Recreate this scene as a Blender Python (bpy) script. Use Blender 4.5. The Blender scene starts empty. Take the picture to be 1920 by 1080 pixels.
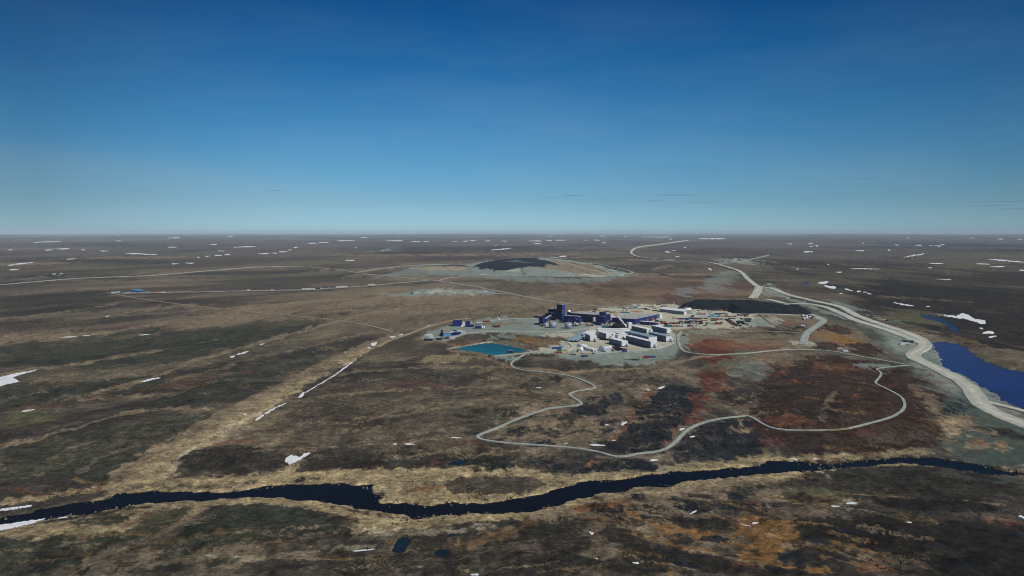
import bpy, math, random
import numpy as np
from mathutils import Vector
random.seed(7)
S = bpy.context.scene
COL = S.collection
R = math.radians
# ------------------------------------------------------------------ camera
CAM_H = 150.0
FPX = 1494.0                      # focal length in pixels of a 1920 wide picture
EYE_V = 436.0                     # picture row of the eye level
PITCH = math.atan((540-EYE_V)/FPX)
cam = bpy.data.cameras.new('camera'); camo = bpy.data.objects.new('camera', cam)
COL.objects.link(camo); S.camera = camo
camo.location = (0, 0, CAM_H); camo.rotation_euler = (math.pi/2-PITCH, 0, 0)
cam.sensor_width = 36; cam.lens = FPX/1920*36; cam.clip_start = 1; cam.clip_end = 300000
# ------------------------------------------------------------------ light
SUN_EL, SUN_AZ = 43.0, 125.0      # azimuth clockwise from +Y
sd = Vector((math.sin(R(SUN_AZ))*math.cos(R(SUN_EL)), math.cos(R(SUN_AZ))*math.cos(R(SUN_EL)), math.sin(R(SUN_EL))))
sl = bpy.data.lights.new('sun', 'SUN'); sl.energy = 3.6; sl.angle = R(0.5); sl.color = (1.0, 0.955, 0.88)
so = bpy.data.objects.new('sun', sl); COL.objects.link(so)
so.rotation_euler = sd.to_track_quat('Z', 'Y').to_euler()
W = bpy.data.worlds.new('World'); S.world = W; W.use_nodes = True
nt = W.node_tree; nt.nodes.clear()
def N(t, typ, **k):
    n = t.nodes.new(typ)
    for a, b in k.items():
        if a in ('inputs',):
            for i, val in b.items(): n.inputs[i].default_value = val
        else: setattr(n, a, b)
    return n
out = N(nt, 'ShaderNodeOutputWorld'); bg = N(nt, 'ShaderNodeBackground')
sky = N(nt, 'ShaderNodeTexSky'); sky.sky_type = 'NISHITA'; sky.sun_disc = False
sky.sun_elevation = R(SUN_EL); sky.sun_rotation = R(SUN_AZ)
sky.altitude = 150; sky.air_density = 1.0; sky.dust_density = 0.25; sky.ozone_density = 3.0
# clear arctic air: the physical sky is deepened towards the zenith and cooled at the horizon, as a function of elevation only
def _l(c): return [((x/255)/12.92 if x/255 <= 0.04045 else ((x/255+0.055)/1.055)**2.4) for x in c]
SKYT = [(436,(156,202,214),(214,213,188)),(420,(150,194,210),(214,213,188)),(380,(124,175,200),(204,217,205)),(330,(100,162,198),(183,208,213)),(220,(62,130,182),(147,180,208)),(110,(30,100,158),(127,159,194)),(10,(14,78,138),(114,145,183))]
sz = N(nt, 'ShaderNodeSeparateXYZ'); tcs = N(nt, 'ShaderNodeTexCoord'); nt.links.new(tcs.outputs['Generated'], sz.inputs[0])
rp = N(nt, 'ShaderNodeValToRGB'); nt.links.new(sz.outputs[2], rp.inputs[0]); els = rp.color_ramp.elements
stops = [(math.sin(math.atan((436-v)/FPX)), [a/b for a, b in zip(_l(t), _l(r))]) for v, t, r in SKYT]+[(.55, (.07, .30, .52)), (1.0, (.10, .32, .52))]
while len(els) < len(stops): els.new(.5)
for e_, (p_, c_) in zip(els, sorted(stops)): e_.position = p_; e_.color = (*c_, 1)
hs = N(nt, 'ShaderNodeMix', data_type='RGBA', blend_type='MULTIPLY'); hs.inputs[0].default_value = 1
nt.links.new(sky.outputs[0], hs.inputs[6]); nt.links.new(rp.outputs[0], hs.inputs[7])
# thin high cirrus veil and small flat cloud bars low in the sky, fixed by direction
tc = N(nt, 'ShaderNodeTexCoord'); sep = N(nt, 'ShaderNodeSeparateXYZ'); nt.links.new(tc.outputs['Generated'], sep.inputs[0])
def M(op, a, b=None, c=None, t=nt, clamp=False):
    n = N(t, 'ShaderNodeMath', operation=op, use_clamp=clamp)
    for i, x in enumerate((a, b, c)):
        if x is None: continue
        if isinstance(x, (int, float)): n.inputs[i].default_value = x
        else: t.links.new(x, n.inputs[i])
    return n.outputs[0]
az = M('ARCTAN2', sep.outputs[0], sep.outputs[1]); el = M('ARCSINE', sep.outputs[2])
mp = N(nt, 'ShaderNodeCombineXYZ'); nt.links.new(M('MULTIPLY', az, 1.6), mp.inputs[0]); nt.links.new(M('MULTIPLY', el, 7.0), mp.inputs[1])
cn = N(nt, 'ShaderNodeTexNoise', inputs={'Scale': 1.6, 'Detail': 6.0, 'Roughness': 0.6}); nt.links.new(mp.outputs[0], cn.inputs['Vector'])
lowm = M('SUBTRACT', 1.0, M('MULTIPLY', el, 2.6), clamp=True)
veil = M('MULTIPLY', M('MULTIPLY', M('SUBTRACT', cn.outputs[0], 0.42, clamp=True), .5), lowm, clamp=True)
# straight-edged veil on the left of the view
edge = M('SUBTRACT', M('SUBTRACT', 0.075, M('MULTIPLY', M('ADD', az, 0.32), 0.11)), el)
band = M('MULTIPLY', M('MULTIPLY', edge, 60.0, clamp=True), M('SUBTRACT', 1.0, M('MULTIPLY', M('ADD', az, 0.55), 1.6), clamp=True), clamp=True)
veil = M('ADD', veil, M('MULTIPLY', band, 0.12), clamp=True)
mx = N(nt, 'ShaderNodeMix', data_type='RGBA'); nt.links.new(veil, mx.inputs[0]); nt.links.new(hs.outputs[2], mx.inputs[6])
mx.inputs[7].default_value = (4.2, 5.0, 5.6, 1)
cur = mx.outputs[2]
for (cu, cv, hw, hh) in ((1265, 366, 56, 1.6), (1074, 367, 28, 1.8), (1310, 379.5, 34, 0.9), (1226, 376, 18, 0.9), (1184, 379, 16, 0.8), (1030, 371, 26, 0.8),
                         (1620, 336, 24, 0.9), (520, 358, 20, 0.9), (1865, 379, 60, 0.9), (1850, 386, 40, 0.8), (1900, 392, 40, 0.9), (265, 357.5, 18, 0.8), (775, 366, 24, 0.7)):
    a0 = math.atan((cu-960)/FPX); e0 = math.atan((EYE_V-cv)/FPX*math.cos(a0)); 
    da = M('DIVIDE', M('SUBTRACT', az, a0), hw/FPX); de = M('DIVIDE', M('SUBTRACT', el, e0), hh/FPX)
    de = M('SUBTRACT', de, M('MULTIPLY', M('SUBTRACT', cn.outputs[0], 0.5), 6.0))
    q = M('SUBTRACT', 1.0, M('ADD', M('MULTIPLY', da, da), M('MULTIPLY', de, de)), clamp=True)
    m2 = N(nt, 'ShaderNodeMix', data_type='RGBA'); nt.links.new(M('MULTIPLY', q, 0.5), m2.inputs[0]); nt.links.new(cur, m2.inputs[6])
    m2.inputs[7].default_value = (1.0, 2.0, 3.2, 1); cur = m2.outputs[2]
azf = M('SUBTRACT', 1.0, M('MULTIPLY', M('MULTIPLY', az, az), M('SUBTRACT', 1.1, M('MULTIPLY', az, .45))))  # sky dimmed towards both sides, partly imitating lens vignetting
azm = N(nt, 'ShaderNodeVectorMath', operation='SCALE'); nt.links.new(cur, azm.inputs[0]); nt.links.new(M('MAXIMUM', azf, .62), azm.inputs['Scale'])
nt.links.new(azm.outputs[0], bg.inputs[0]); bg.inputs[1].default_value = 0.10
nt.links.new(bg.outputs[0], out.inputs[0])
S.view_settings.view_transform = 'Standard'; S.view_settings.look = 'None'
S.view_settings.exposure = 0.0; S.view_settings.gamma = 1.0
S.cycles.volume_bounces = 1; S.cycles.filter_width = 1.0; S.render.filter_size = 1.0
# ------------------------------------------------------------------ noise
_rng = np.random.RandomState(11); _P = _rng.permutation(512); _P = np.concatenate([_P, _P]); _A = _rng.rand(512)*2*np.pi
_GX, _GY = np.cos(_A), np.sin(_A)
def perlin(x, y, seed=0):
    x = np.asarray(x, float)+seed*17.31; y = np.asarray(y, float)-seed*9.77
    xi = np.floor(x).astype(np.int64); yi = np.floor(y).astype(np.int64); fx = x-xi; fy = y-yi
    def g(ix, iy, dx, dy):
        h = _P[(_P[ix & 511]+iy) & 511]; return _GX[h]*dx+_GY[h]*dy
    u = fx*fx*fx*(fx*(fx*6-15)+10); v = fy*fy*fy*(fy*(fy*6-15)+10)
    a = g(xi, yi, fx, fy); b = g(xi+1, yi, fx-1, fy); c = g(xi, yi+1, fx, fy-1); d = g(xi+1, yi+1, fx-1, fy-1)
    return ((a+u*(b-a))+v*((c+u*(d-c))-(a+u*(b-a))))*1.5
def fbm(x, y, oct=4, seed=0, gain=0.5):
    s = 0; a = 1; t = 0
    for i in range(oct):
        s = s+a*perlin(x*2**i, y*2**i, seed+i*3); t += a; a *= gain
    return s/t*1.3
def sst(a, b, x):
    t = np.clip((x-a)/(b-a), 0, 1); return t*t*(3-2*t)
# ------------------------------------------------------------------ picture <-> ground map
def ray(u, v):
    u = np.asarray(u, float); v = np.asarray(v, float)
    a = (u-960)/FPX; b = (v-540)/FPX
    return a, np.cos(PITCH)-b*np.sin(PITCH), -np.sin(PITCH)-b*np.cos(PITCH)
def plane(u, v, z=0.0):
    dx, dy, dz = ray(u, v); t = (z-CAM_H)/np.minimum(dz, -1e-4); return dx*t, dy*t
def sdseg(px, py, pts):
    """distance to an open polyline"""
    best = np.full(np.shape(px), 1e18)
    for (ax, ay), (bx, by) in zip(pts[:-1], pts[1:]):
        vx, vy = bx-ax, by-ay; L = vx*vx+vy*vy+1e-9
        t = np.clip(((px-ax)*vx+(py-ay)*vy)/L, 0, 1)
        best = np.minimum(best, (px-ax-t*vx)**2+(py-ay-t*vy)**2)
    return np.sqrt(best)
def sdpoly(px, py, pts):
    """signed distance to a closed outline, negative inside"""
    pts = list(pts); d = sdseg(px, py, pts+[pts[0]]); ins = np.zeros(np.shape(px), bool)
    n = len(pts)
    for i in range(n):
        ax, ay = pts[i]; bx, by = pts[(i+1) % n]
        if ay == by: continue
        c = ((ay > py) != (by > py)) & (px < (bx-ax)*(py-ay)/(by-ay)+ax)
        ins ^= c
    return np.where(ins, -d, d)
RIVER = [(-60,982),(0,970),(60,957),(110,946),(175,940),(230,922),(280,919),(330,921),(420,918),(480,913),(560,906),(640,903),(672,907),(695,911),(704,926),(716,941),(780,946),(860,944),(930,940),(985,932),(1020,920),(1060,910),(1078,904),(1105,897),(1135,900),(1200,894),(1250,886),(1270,882),(1340,880),(1400,874),(1440,866),(1480,862),(1520,868),(1560,870),(1600,865),(1680,857),(1740,856),(1800,862),(1845,872),(1880,883),(1930,889),(2000,892),(1930,893),(1880,889),(1850,888),(1800,882),(1740,872),(1690,868),(1640,872),(1570,877),(1520,882),(1480,886),(1420,890),(1330,899),(1250,909),(1160,919),(1100,931),(1040,948),(1000,957),(960,960),(900,962),(860,966),(800,968),(740,965),(690,956),(620,943),(560,938),(480,932),(400,937),(330,942),(260,945),(200,955),(130,965),(60,977),(0,984),(-60,1000)]
LAKE = [(1748,642),(1762,640),(1790,644),(1810,652),(1825,665),(1850,678),(1880,690),(1920,697),(1990,708),(2080,740),(2090,800),(2000,800),(1920,768),(1880,748),(1860,735),(1830,715),(1800,700),(1778,692),(1765,683),(1762,672),(1757,660)]
TURQ = [(853,653),(880,648),(912,643),(925,643.5),(960,649),(989,656),(965,661),(940,664),(925,665),(900,660.5),(870,656.5)]
INLET = [(1722,589),(1745,592),(1765,596),(1790,610),(1797,622),(1790,624),(1778,612),(1760,602),(1735,597)]
POND1 = [(732,1031),(737,1018),(746,1008),(755,1006),(768,1013),(762,1026),(752,1034),(740,1034)]
POND2 = [(813,1036),(822,1029),(838,1030),(842,1036),(828,1042),(816,1041)]
POND3 = [(836,1003),(842,998),(856,998),(852,1004),(842,1006)]
POND4 = [(838,869),(850,863),(876,861),(873,868),(858,872),(845,873)]
POND5 = [(1502,530.5),(1508,527.5),(1517,529),(1513,532.5)]
def pl(pts, z=0.0):
    x, y = plane([p[0] for p in pts], [p[1] for p in pts], z); return list(zip(x, y))
WATERS = {k: pl(v) for k, v in dict(river=RIVER, lake=LAKE, turq=TURQ, inlet=INLET, p1=POND1, p2=POND2, p3=POND3, p4=POND4, p5=POND5).items()}
BUMPS = [(1300,800,60,60,5.0),(1570,770,95,90,7.0),(1340,830,40,35,3.0),(1230,790,30,40,3.0),(740,760,120,90,3.0),(450,870,40,30,2.5),(1600,990,80,25,3.0),
         (1190,1040,30,16,1.6),(1010,1040,32,18,1.6),(460,1000,50,22,1.8),(200,700,130,150,4.0),(1640,640,50,60,3.0)]
BW = []
for u, v, rx, ry, h in BUMPS:
    x, y = plane(u, v); BW.append((float(x), float(y), rx, ry, h))
def hfun(x, y):
    x = np.asarray(x, float); y = np.asarray(y, float); d = np.sqrt(x*x+y*y)
    z = (perlin(x/160, y/160, 3)*1.6+(.35-np.abs(perlin(x/85, y/85, 13)))*2.6)*sst(100, 300, d)
    for bx, by, rx, ry, h in BW:
        z = z+h*np.exp(-((x-bx)/rx)**2-((y-by)/ry)**2)
    keep = sst(1.0, 1.5, np.sqrt(((x-80)/360)**2+((y-1200)/190)**2))
    for k, P in WATERS.items():
        xs = [p[0] for p in P]; ys = [p[1] for p in P]; m = 70
        if k in ('p1', 'p2', 'p3', 'p4'): m = 14
        box = (x > min(xs)-m) & (x < max(xs)+m) & (y > min(ys)-m) & (y < max(ys)+m)
        if not np.any(box): continue
        dd = np.full(x.shape, 1e9)
        if x.shape: dd[box] = sdpoly(x[box], y[box], P)
        else: dd = sdpoly(x, y, P)
        keep = keep*sst(3, m-2, dd)
    z = z*keep
    far = sst(1700, 4500, d)
    z = z+far*(perlin(x/2600, y/2600, 8)*9+perlin(x/7000, y/7000, 5)*14*sst(3000, 12000, d))
    z = z+sst(16000, 42000, d)*(34+perlin(x/9000, y/9000, 9)*50+perlin(x/3200, y/5200, 19)*34)
    return z
def G(u, v, lift=0.0):
    """ground point seen at picture position (u, v)"""
    u = np.asarray(u, float); v = np.asarray(v, float); z = np.zeros(u.shape)
    for _ in range(7):
        x, y = plane(u, v, z); z = 0.4*z+0.6*hfun(x, y)
    x, y = plane(u, v, z); return x, y, hfun(x, y)+lift
def P1(u, v, z0=None):
    if z0 is None:
        x, y, z = G(np.array([u]), np.array([v])); return Vector((x[0], y[0], z[0]))
    x, y = plane(u, v, z0); return Vector((float(x), float(y), z0))
# ------------------------------------------------------------------ ground cover map
def lin(c):
    return np.array([((x/255)/12.92 if x/255 <= 0.04045 else ((x/255+0.055)/1.055)**2.4) for x in c])
KALB = np.array([1.74, 1.65, 1.40])
C = dict(dk=(40,38,35), dkg=(40,45,38), br=(86,79,69), brd=(61,57,51), tan=(110,99,84), straw=(132,120,96), pale=(150,146,130), gg=(106,117,116), gl=(152,153,143),
         red=(75,43,36), maroon=(70,48,46), rust=(102,68,51), org=(110,82,50), olive=(72,72,54), char=(24,29,37), teal=(58,70,68), mud=(96,80,56), redhill=(47,36,31), moor=(31,29,27), purple=(70,66,65), white=(190,190,180), black=(24,26,30))  # moor: dark heath tone that also carries lens vignetting at lower right
C = {k: lin(v)*KALB for k, v in C.items()}
F = []
def poly(c, s, pts, soft=3, warp=5): F.append(('p', c, s, soft, warp, pts, 0))
def line(c, s, w, pts, soft=2, warp=3): F.append(('l', c, s, soft, warp, pts, w))
def ell(c, s, cx, cy, rx, ry, tilt=0.0, soft=3, warp=5):
    pts = [(cx+rx*math.cos(t), cy+ry*math.sin(t)+tilt*rx*math.cos(t)) for t in [i*math.pi/8 for i in range(16)]]
    F.append(('p', c, s, soft, warp, pts, 0))
# broad regions
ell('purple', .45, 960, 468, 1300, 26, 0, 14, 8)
ell('brd', .5, 1750, 540, 320, 48, 0, 14, 14); ell('dk', .55, 1800, 545, 230, 32, 0, 12, 14)
ell('tan', .35, 900, 560, 330, 30, 0, 10, 12); ell('rust', .22, 1250, 545, 200, 25, 0, 10, 10)
ell('dk', .45, 150, 560, 190, 14, 0, 6, 8); ell('dkg', .4, 250, 660, 330, 40, -.08, 12, 14)
ell('brd', .5, 780, 760, 260, 70, -.1, 14, 14); ell('dk', .4, 1700, 1000, 330, 110, 0, 16, 18)  # wide dark ellipse at lower right: heath plus painted lens falloff
ell('tan', .35, 1250, 970, 260, 60, .1, 14, 14); ell('tan', .25, 760, 1030, 330, 50, 0, 14, 14)
# far streaks
for (a, c, s) in ((((0,530),(80,527),(160,520),(260,516)),'char',.6),(((0,520),(90,517),(150,516)),'char',.5),(((640,478),(760,474),(900,468),(1000,462)),'dk',.5),
                  (((1560,448),(1700,450),(1800,452)),'dk',.5),(((1840,462),(1890,458),(1960,460)),'char',.7),(((1440,500),(1500,490),(1560,497)),'redhill',.6),
                  (((1590,492),(1650,488),(1700,499)),'char',.6),(((1300,476),(1380,470),(1460,480)),'redhill',.6),(((1360,484),(1400,482),(1440,486)),'char',.5),(((1240,466),(1340,468),(1500,470)),'brd',.5),
                  (((1430,500),(1480,506),(1520,520),(1580,530)),'dk',.5),(((1700,460),(1760,458),(1820,462)),'char',.5),(((150,455),(300,450),(500,448)),'char',.4),(((500,470),(620,463),(700,463)),'purple',.5),
                  (((1560,540),(1650,548),(1720,556)),'dk',.6),(((480,520),(600,523),(760,533)),'brd',.4),(((1150,535),(1230,530),(1270,540)),'brd',.6),(((1250,560),(1290,545),(1320,530)),'maroon',.6),
                  (((560,575),(640,566),(700,556)),'red',.5),(((530,598),(600,595)),'red',.35),(((720,488),(900,480)),'maroon',.3),(((1200,505),(1290,500),(1330,505)),'brd',.5),(((1400,525),(1480,532),(1560,545),(1640,560)),'dk',.5)):
    line(c, s, 7, a, 4, 5)
ell('olive', .5, 1690, 510, 60, 6, .05); ell('olive', .3, 1850, 500, 90, 10)
ell('tan', .42, 880, 590, 480, 34, 0, 12, 14); ell('brd', .5, 980, 545, 90, 10); ell('dk', .35, 1130, 548, 60, 7, .05)
line('brd', .6, 5, [(560,585),(700,575),(820,570)], 4, 5); line('brd', .6, 5, [(760,600),(840,590),(900,580),(980,575)], 4, 5); line('brd', .6, 4, [(930,590),(990,585),(1020,575)], 3, 4); line('tan', .6, 4, [(1000,560),(1060,548),(1120,540)], 3, 4)
for u_, v_, a_, b_, s_ in ((1800,560,210,26,.75),(1880,620,150,34,.8),(1700,540,120,12,.7),(1660,575,70,8,.7),(1880,520,140,14,.6),(1600,500,110,10,.5),(1480,512,60,9,.5)): ell('moor', s_, u_, v_, a_, b_, .04, 5, 12)
ell('olive', .6, 1720, 600, 60, 7, .15); ell('olive', .6, 1850, 675, 60, 7, .3); ell('mud', .5, 1810, 640, 40, 5, .3); ell('olive', .5, 1700, 585, 50, 5, .1); line('tan', .5, 2, [(1640,556),(1720,560),(1820,566)], 2, 3); line('brd', .7, 3, [(1500,530),(1530,545),(1580,552)], 2, 3)
rf = random.Random(77)
for _ in range(150):
    v_ = 443+rf.random()**1.6*80; u_ = rf.uniform(-60, 1980); L_ = rf.uniform(40, 260)
    line(rf.choice(('dk', 'char', 'dk', 'tan', 'brd', 'moor') if u_ < 1300 else ('moor', 'char', 'dk', 'brd')), rf.uniform(.3, .7), rf.uniform(.8, 1.4+(v_-440)*.07), [(u_-L_/2, v_+rf.uniform(-1, 1)), (u_, v_), (u_+L_/2, v_+rf.uniform(-2, 2))], .9, 2.5)
# left tundra
poly('dk', .6, [(0,560),(190,550),(230,560),(150,580),(60,590),(0,595)])
poly('dkg', .6, [(0,642),(120,640),(230,635),(330,622),(440,610),(520,602),(620,600),(560,630),(450,648),(380,668),(300,685),(200,695),(120,690),(60,684),(0,692)], 5, 7)
poly('dkg', .6, [(0,728),(60,722),(160,722),(260,706),(330,702),(300,726),(200,745),(100,757),(0,766)], 4, 7)
poly('dkg', .5, [(420,705),(560,655),(640,643),(625,665),(520,715),(440,745),(360,765),(290,762),(340,735)], 4, 7)
poly('dkg', .7, [(0,845),(120,826),(230,802),(330,782),(430,778),(400,800),(330,830),(270,862),(210,900),(100,905),(0,900)], 4, 8)
poly('dk', .5, [(0,600),(100,600),(240,592),(300,592),(220,605),(120,618),(0,622)], 4, 6)
poly('olive', .7, [(0,785),(70,768),(110,783),(60,800),(0,815)], 6, 8)
line('tan', .75, 8, [(0,633),(60,635),(110,633),(180,627),(260,614),(330,603),(420,587),(480,577),(560,572)], 4, 5)
line('tan', .6, 4, [(0,600),(60,593),(130,583),(200,573)], 3, 4)
line('tan', .5, 7, [(200,592),(260,582),(350,574),(400,581)], 4, 5)
line('tan', .7, 3.5, [(400,581),(480,573),(573,566),(650,561),(724,546)], 2, 2)
line('tan', .65, 7, [(0,705),(60,695),(130,684),(200,674),(285,660)], 4, 6)
line('tan', .4, 6, [(60,713),(130,714),(200,708),(290,702)], 4, 6)
line('tan', .75, 11, [(170,745),(230,728),(270,715),(330,692),(400,668),(450,655),(520,634),(600,612),(680,592),(760,578)], 6, 7)
line('tan', .6, 6, [(330,712),(420,690),(480,672),(560,655),(640,635),(700,622)], 4, 5)
line('tan', .75, 6, [(0,838),(57,830),(110,814),(180,793),(230,776),(300,770),(400,768)], 4, 5)
line('rust', .2, 7, [(0,775),(60,766),(110,762),(160,752),(220,740),(300,728),(400,716)], 4, 6)
line('tan', .5, 5, [(110,745),(180,752),(260,742),(340,740)], 4, 5)
line('tan', .5, 4, [(90,870),(110,850),(150,838),(185,828)], 3, 4)
line('tan', .5, 4, [(150,890),(180,865),(220,848),(260,835)], 3, 4)
line('red', .35, 5, [(330,715),(450,700),(520,690)], 5, 5)
# the side valley
poly('tan', .75, [(190,905),(235,870),(290,838),(340,808),(400,778),(440,760),(480,742),(540,712),(600,682),(650,658),(690,640),(745,622),(752,628),(706,652),(640,687),(600,707),(560,735),(520,762),(470,792),(425,822),(380,843),(352,862),(322,890),(300,918)], 5, 7)
poly('straw', .5, [(225,915),(270,875),(310,845),(360,818),(410,793),(450,775),(500,750),(545,725),(600,697),(650,672),(690,650),(700,655),(640,685),(600,705),(560,733),(515,762),(470,792),(420,822),(375,843),(345,865),(318,892),(300,918)], 4, 6)
line('pale', .65, 5, [(320,885),(350,850),(390,825),(450,795),(500,768),(560,730),(610,704),(660,678),(695,655)], 3, 3)
line('rust', .7, 4, [(372,848),(400,835),(440,828),(475,830)], 2, 2)
# islands of dark heath; those at lower right also paint in lens vignetting
DARK = [('dk',.85,440,866,105,28,.0),('dk',.75,648,866,85,22,-.02),('dk',.6,735,878,55,12,-.05),('dk',.6,820,862,38,10,-.2),('dk',.6,780,848,38,10,0),
        ('dk',.6,940,845,38,12,-.05),('dk',.55,930,862,40,9,0),('char',.75,978,813,17,9,0),('char',.75,1037,813,13,8,0),('char',.7,1012,810,8,8,0),('char',.7,1097,811,11,6,0),
        ('char',.8,1110,770,32,12,-.05),('dk',.7,1068,783,22,11,-.1),('char',.75,1148,750,26,7,-.15),('char',.6,965,775,16,9,0),('dk',.5,900,775,55,9,-.05),('brd',.7,1190,705,55,5,.03),
        ('dk',.6,1120,692,70,5,.04),('dk',.55,1300,686,26,6,0),('dk',.55,1190,718,45,5,0),('dk',.8,1378,746,34,17,0),('dk',.5,1410,742,20,14,0),('dk',.6,1300,733,22,6,0),
        ('char',.8,1095,880,34,13,-.15),('dk',.7,978,872,20,9,-.1),('dk',.6,1020,866,16,10,-.3),('char',.8,1150,890,32,12,.05),('char',.8,1185,872,30,10,.0),
        ('char',.75,1148,967,27,7,.12),('char',.75,1215,975,20,6,.3),('dk',.75,1172,1012,48,15,.22),('dk',.7,1210,1040,50,14,.1),('char',.7,1300,958,30,7,.1),('dk',.75,1290,985,40,10,.25),
        ('dk',.75,1350,985,45,12,.12),('char',.6,1385,925,40,12,.1),('char',.6,1268,939,18,5,.2),('dk',.55,1230,957,22,6,.2),('dk',.7,1040,985,60,13,.03),('dk',.75,1055,1020,50,24,.05),('dk',.75,1040,1062,75,22,0),
        ('dk',.7,1190,1066,70,16,.05),('dk',.75,1290,1050,70,14,.35),('dk',.7,1390,1072,90,9,.18),('dk',.7,1550,1050,70,20,.1),('moor',.75,1560,995,75,20,.1),('moor',.8,1700,1010,160,34,.08),('moor',.8,1830,1020,130,40,0),
        ('moor',.85,1860,1065,110,30,0),('dk',.7,1620,905,70,15,.05),('dk',.65,1700,900,80,14,.05),('dk',.65,1790,918,110,16,.02),('moor',.8,1760,950,110,13,.04),('dk',.6,1500,940,34,9,0),('dk',.6,1480,905,30,10,.1),('maroon',.7,1400,952,35,10,0),
        ('dk',.7,820,1070,75,16,0),('dk',.7,800,1020,50,13,.05),('dk',.65,670,1020,52,9,-.05),('dk',.65,620,1055,70,18,-.1),('dk',.6,540,1030,65,12,-.1),('dk',.6,700,990,60,6,-.1),('dk',.6,590,985,80,14,0),
        ('dk',.6,510,1065,60,12,0),('dk',.55,680,1072,60,9,0),('dk',.6,870,1010,30,9,0),('dk',.65,930,1060,30,26,0),('dk',.6,900,985,40,5,-.1),('dk',.5,1520,1010,30,6,0),
        ('brd',.7,720,720,110,14,-.08),('brd',.6,820,700,110,8,-.02),('dk',.4,700,790,90,14,-.1),('dk',.4,600,775,70,16,-.1),('brd',.6,560,800,60,13,-.1),('dk',.4,880,735,70,9,0),('dk',.45,560,845,60,12,-.05),('maroon',.4,770,722,60,6,-.03),
        ('dk',.5,860,655+60,60,7,-.05),('brd',.5,1010,720,60,9,0),('brd',.5,1000,745,45,7,0),('dk',.45,640,690,60,8,-.1),('dk',.5,900,800,30,10,-.05),('brd',.7,880,678,50,4,.1)]
for c, s, a, b, rx, ry, t in DARK: ell(c, s, a, b, rx, ry, t, 2.5, 6)
for a in ([(545,754),(650,741),(760,731),(900,728),(960,724)],[(620,707),(700,697),(800,690),(900,690),(950,692)],[(640,812),(700,785),(800,772),(880,762)],[(480,848),(600,840),(700,838),(800,828),(900,820)],
          [(700,930-140),(740,770),(760,750)],[(900,700),(930,690),(950,682)],[(960,735),(1010,738),(1060,735)],[(960,800),(1060,798),(1150,800)],[(850,845),(900,835),(960,850)]):
    line('tan', .6, 4, a, 3, 4)
poly('straw', .5, [(778,680),(810,668),(860,665),(900,672),(860,680),(800,684)], 4, 5)
line('tan', .5, 5, [(1000,760),(1060,720),(1120,735),(1180,720),(1230,700),(1260,690)], 4, 4)
line('rust', .6, 7, [(1170,800),(1190,770),(1205,750),(1225,735)], 3, 3); line('rust', .6, 6, [(1140,825),(1160,815),(1175,805)], 3, 4)
line('rust', .6, 6, [(1245,835),(1262,810),(1275,795)], 3, 4); ell('rust', .8, 1108, 868, 9, 8, -.4)
# black knoll, red slope and rust hill right of centre
poly('char', .85, [(1240,730),(1262,722),(1290,724),(1312,742),(1300,772),(1290,792),(1262,812),(1240,842),(1190,852),(1140,850),(1150,832),(1180,800),(1200,765),(1222,738)], 2.5, 6)
poly('char', .8, [(1255,845),(1290,812),(1335,792),(1400,786),(1422,802),(1440,840),(1400,862),(1330,868),(1270,870)], 2.5, 6)
ell('tan', .7, 1395, 808, 32, 5, 0); line('tan', .7, 5, [(1385,785),(1390,806)], 1.5, 1); line('mud', .5, 5, [(1430,850),(1450,830),(1480,820),(1510,812)], 2, 3)
poly('redhill', .92, [(1440,690),(1500,672),(1560,668),(1640,680),(1700,696),(1760,712),(1812,738),(1770,760),(1752,770),(1755,795),(1775,822),(1745,846),(1600,856),(1540,856),(1470,852),(1430,835),(1400,805),(1410,770),(1430,730)], 4, 8)
ell('dk', .6, 1490, 725, 60, 25, 0, 5, 8); ell('dk', .5, 1540, 770, 55, 20, 0, 5, 8); ell('redhill', .7, 1640, 755, 70, 40, 0, 6, 6); ell('dk', .6, 1540, 840, 60, 14, 0, 4, 6); ell('brd', .6, 1680, 820, 70, 14)
ell('rust', .5, 1780, 715, 50, 12, .3); ell('rust', .4, 1480, 790, 40, 12); ell('rust', .4, 1560, 690, 50, 8, 0); ell('tan', .5, 1720, 735, 14, 12, .4); ell('tan', .5, 1750, 760, 22, 18, .6)
ell('tan', .8, 1800, 790, 42, 10, 0); ell('straw', .55, 1800, 815, 30, 18, .2, 3, 8); line('tan', .5, 4, [(1540,790),(1550,755),(1570,735)], 2, 2)
poly('red', .85, [(1295,645),(1330,636),(1375,640),(1372,665),(1362,700),(1345,730),(1330,765),(1292,792),(1282,780),(1308,735),(1325,705),(1318,680),(1300,665)], 4, 8)
ell('rust', .5, 1400, 650, 70, 8, 0, 4, 6); ell('rust', .5, 1340, 645, 60, 6); ell('gg', .35, 1400, 690, 50, 18, 0, 6, 8); ell('tan', .4, 1450, 675, 60, 12, 0, 5, 6); ell('olive', .5, 1360, 690, 40, 16, 0, 6, 8)
ell('org', .6, 1560, 632, 30, 9, .3); ell('org', .8, 1592, 642, 28, 10, .3, 3, 5); ell('rust', .7, 1520, 632, 14, 5); ell('redhill', .8, 1570, 618, 30, 8, .2); ell('redhill', .8, 1550, 650, 24, 10); ell('redhill', .9, 1625, 658, 26, 11, .2); ell('dk', .6, 1650, 640, 30, 9, .4)
ell('rust', .6, 1470, 605, 24, 4); ell('dk', .7, 1470, 620, 45, 5, -.08)
line('teal', .85, 11, [(1535,583),(1570,602),(1600,610),(1640,628),(1665,645),(1690,668)], 3, 4)
line('char', .7, 7, [(1540,590),(1570,596),(1595,605)], 3, 3); line('tan', .5, 5, [(1650,618),(1670,630),(1690,650)], 3, 3)
ell('gl', .6, 1505, 645, 24, 6, .1); ell('gg', .8, 1700, 647, 34, 12, .05); ell('gg', .7, 1780, 690, 22, 18, .5); ell('gg', .6, 1590, 575, 32, 6, .3)
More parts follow.
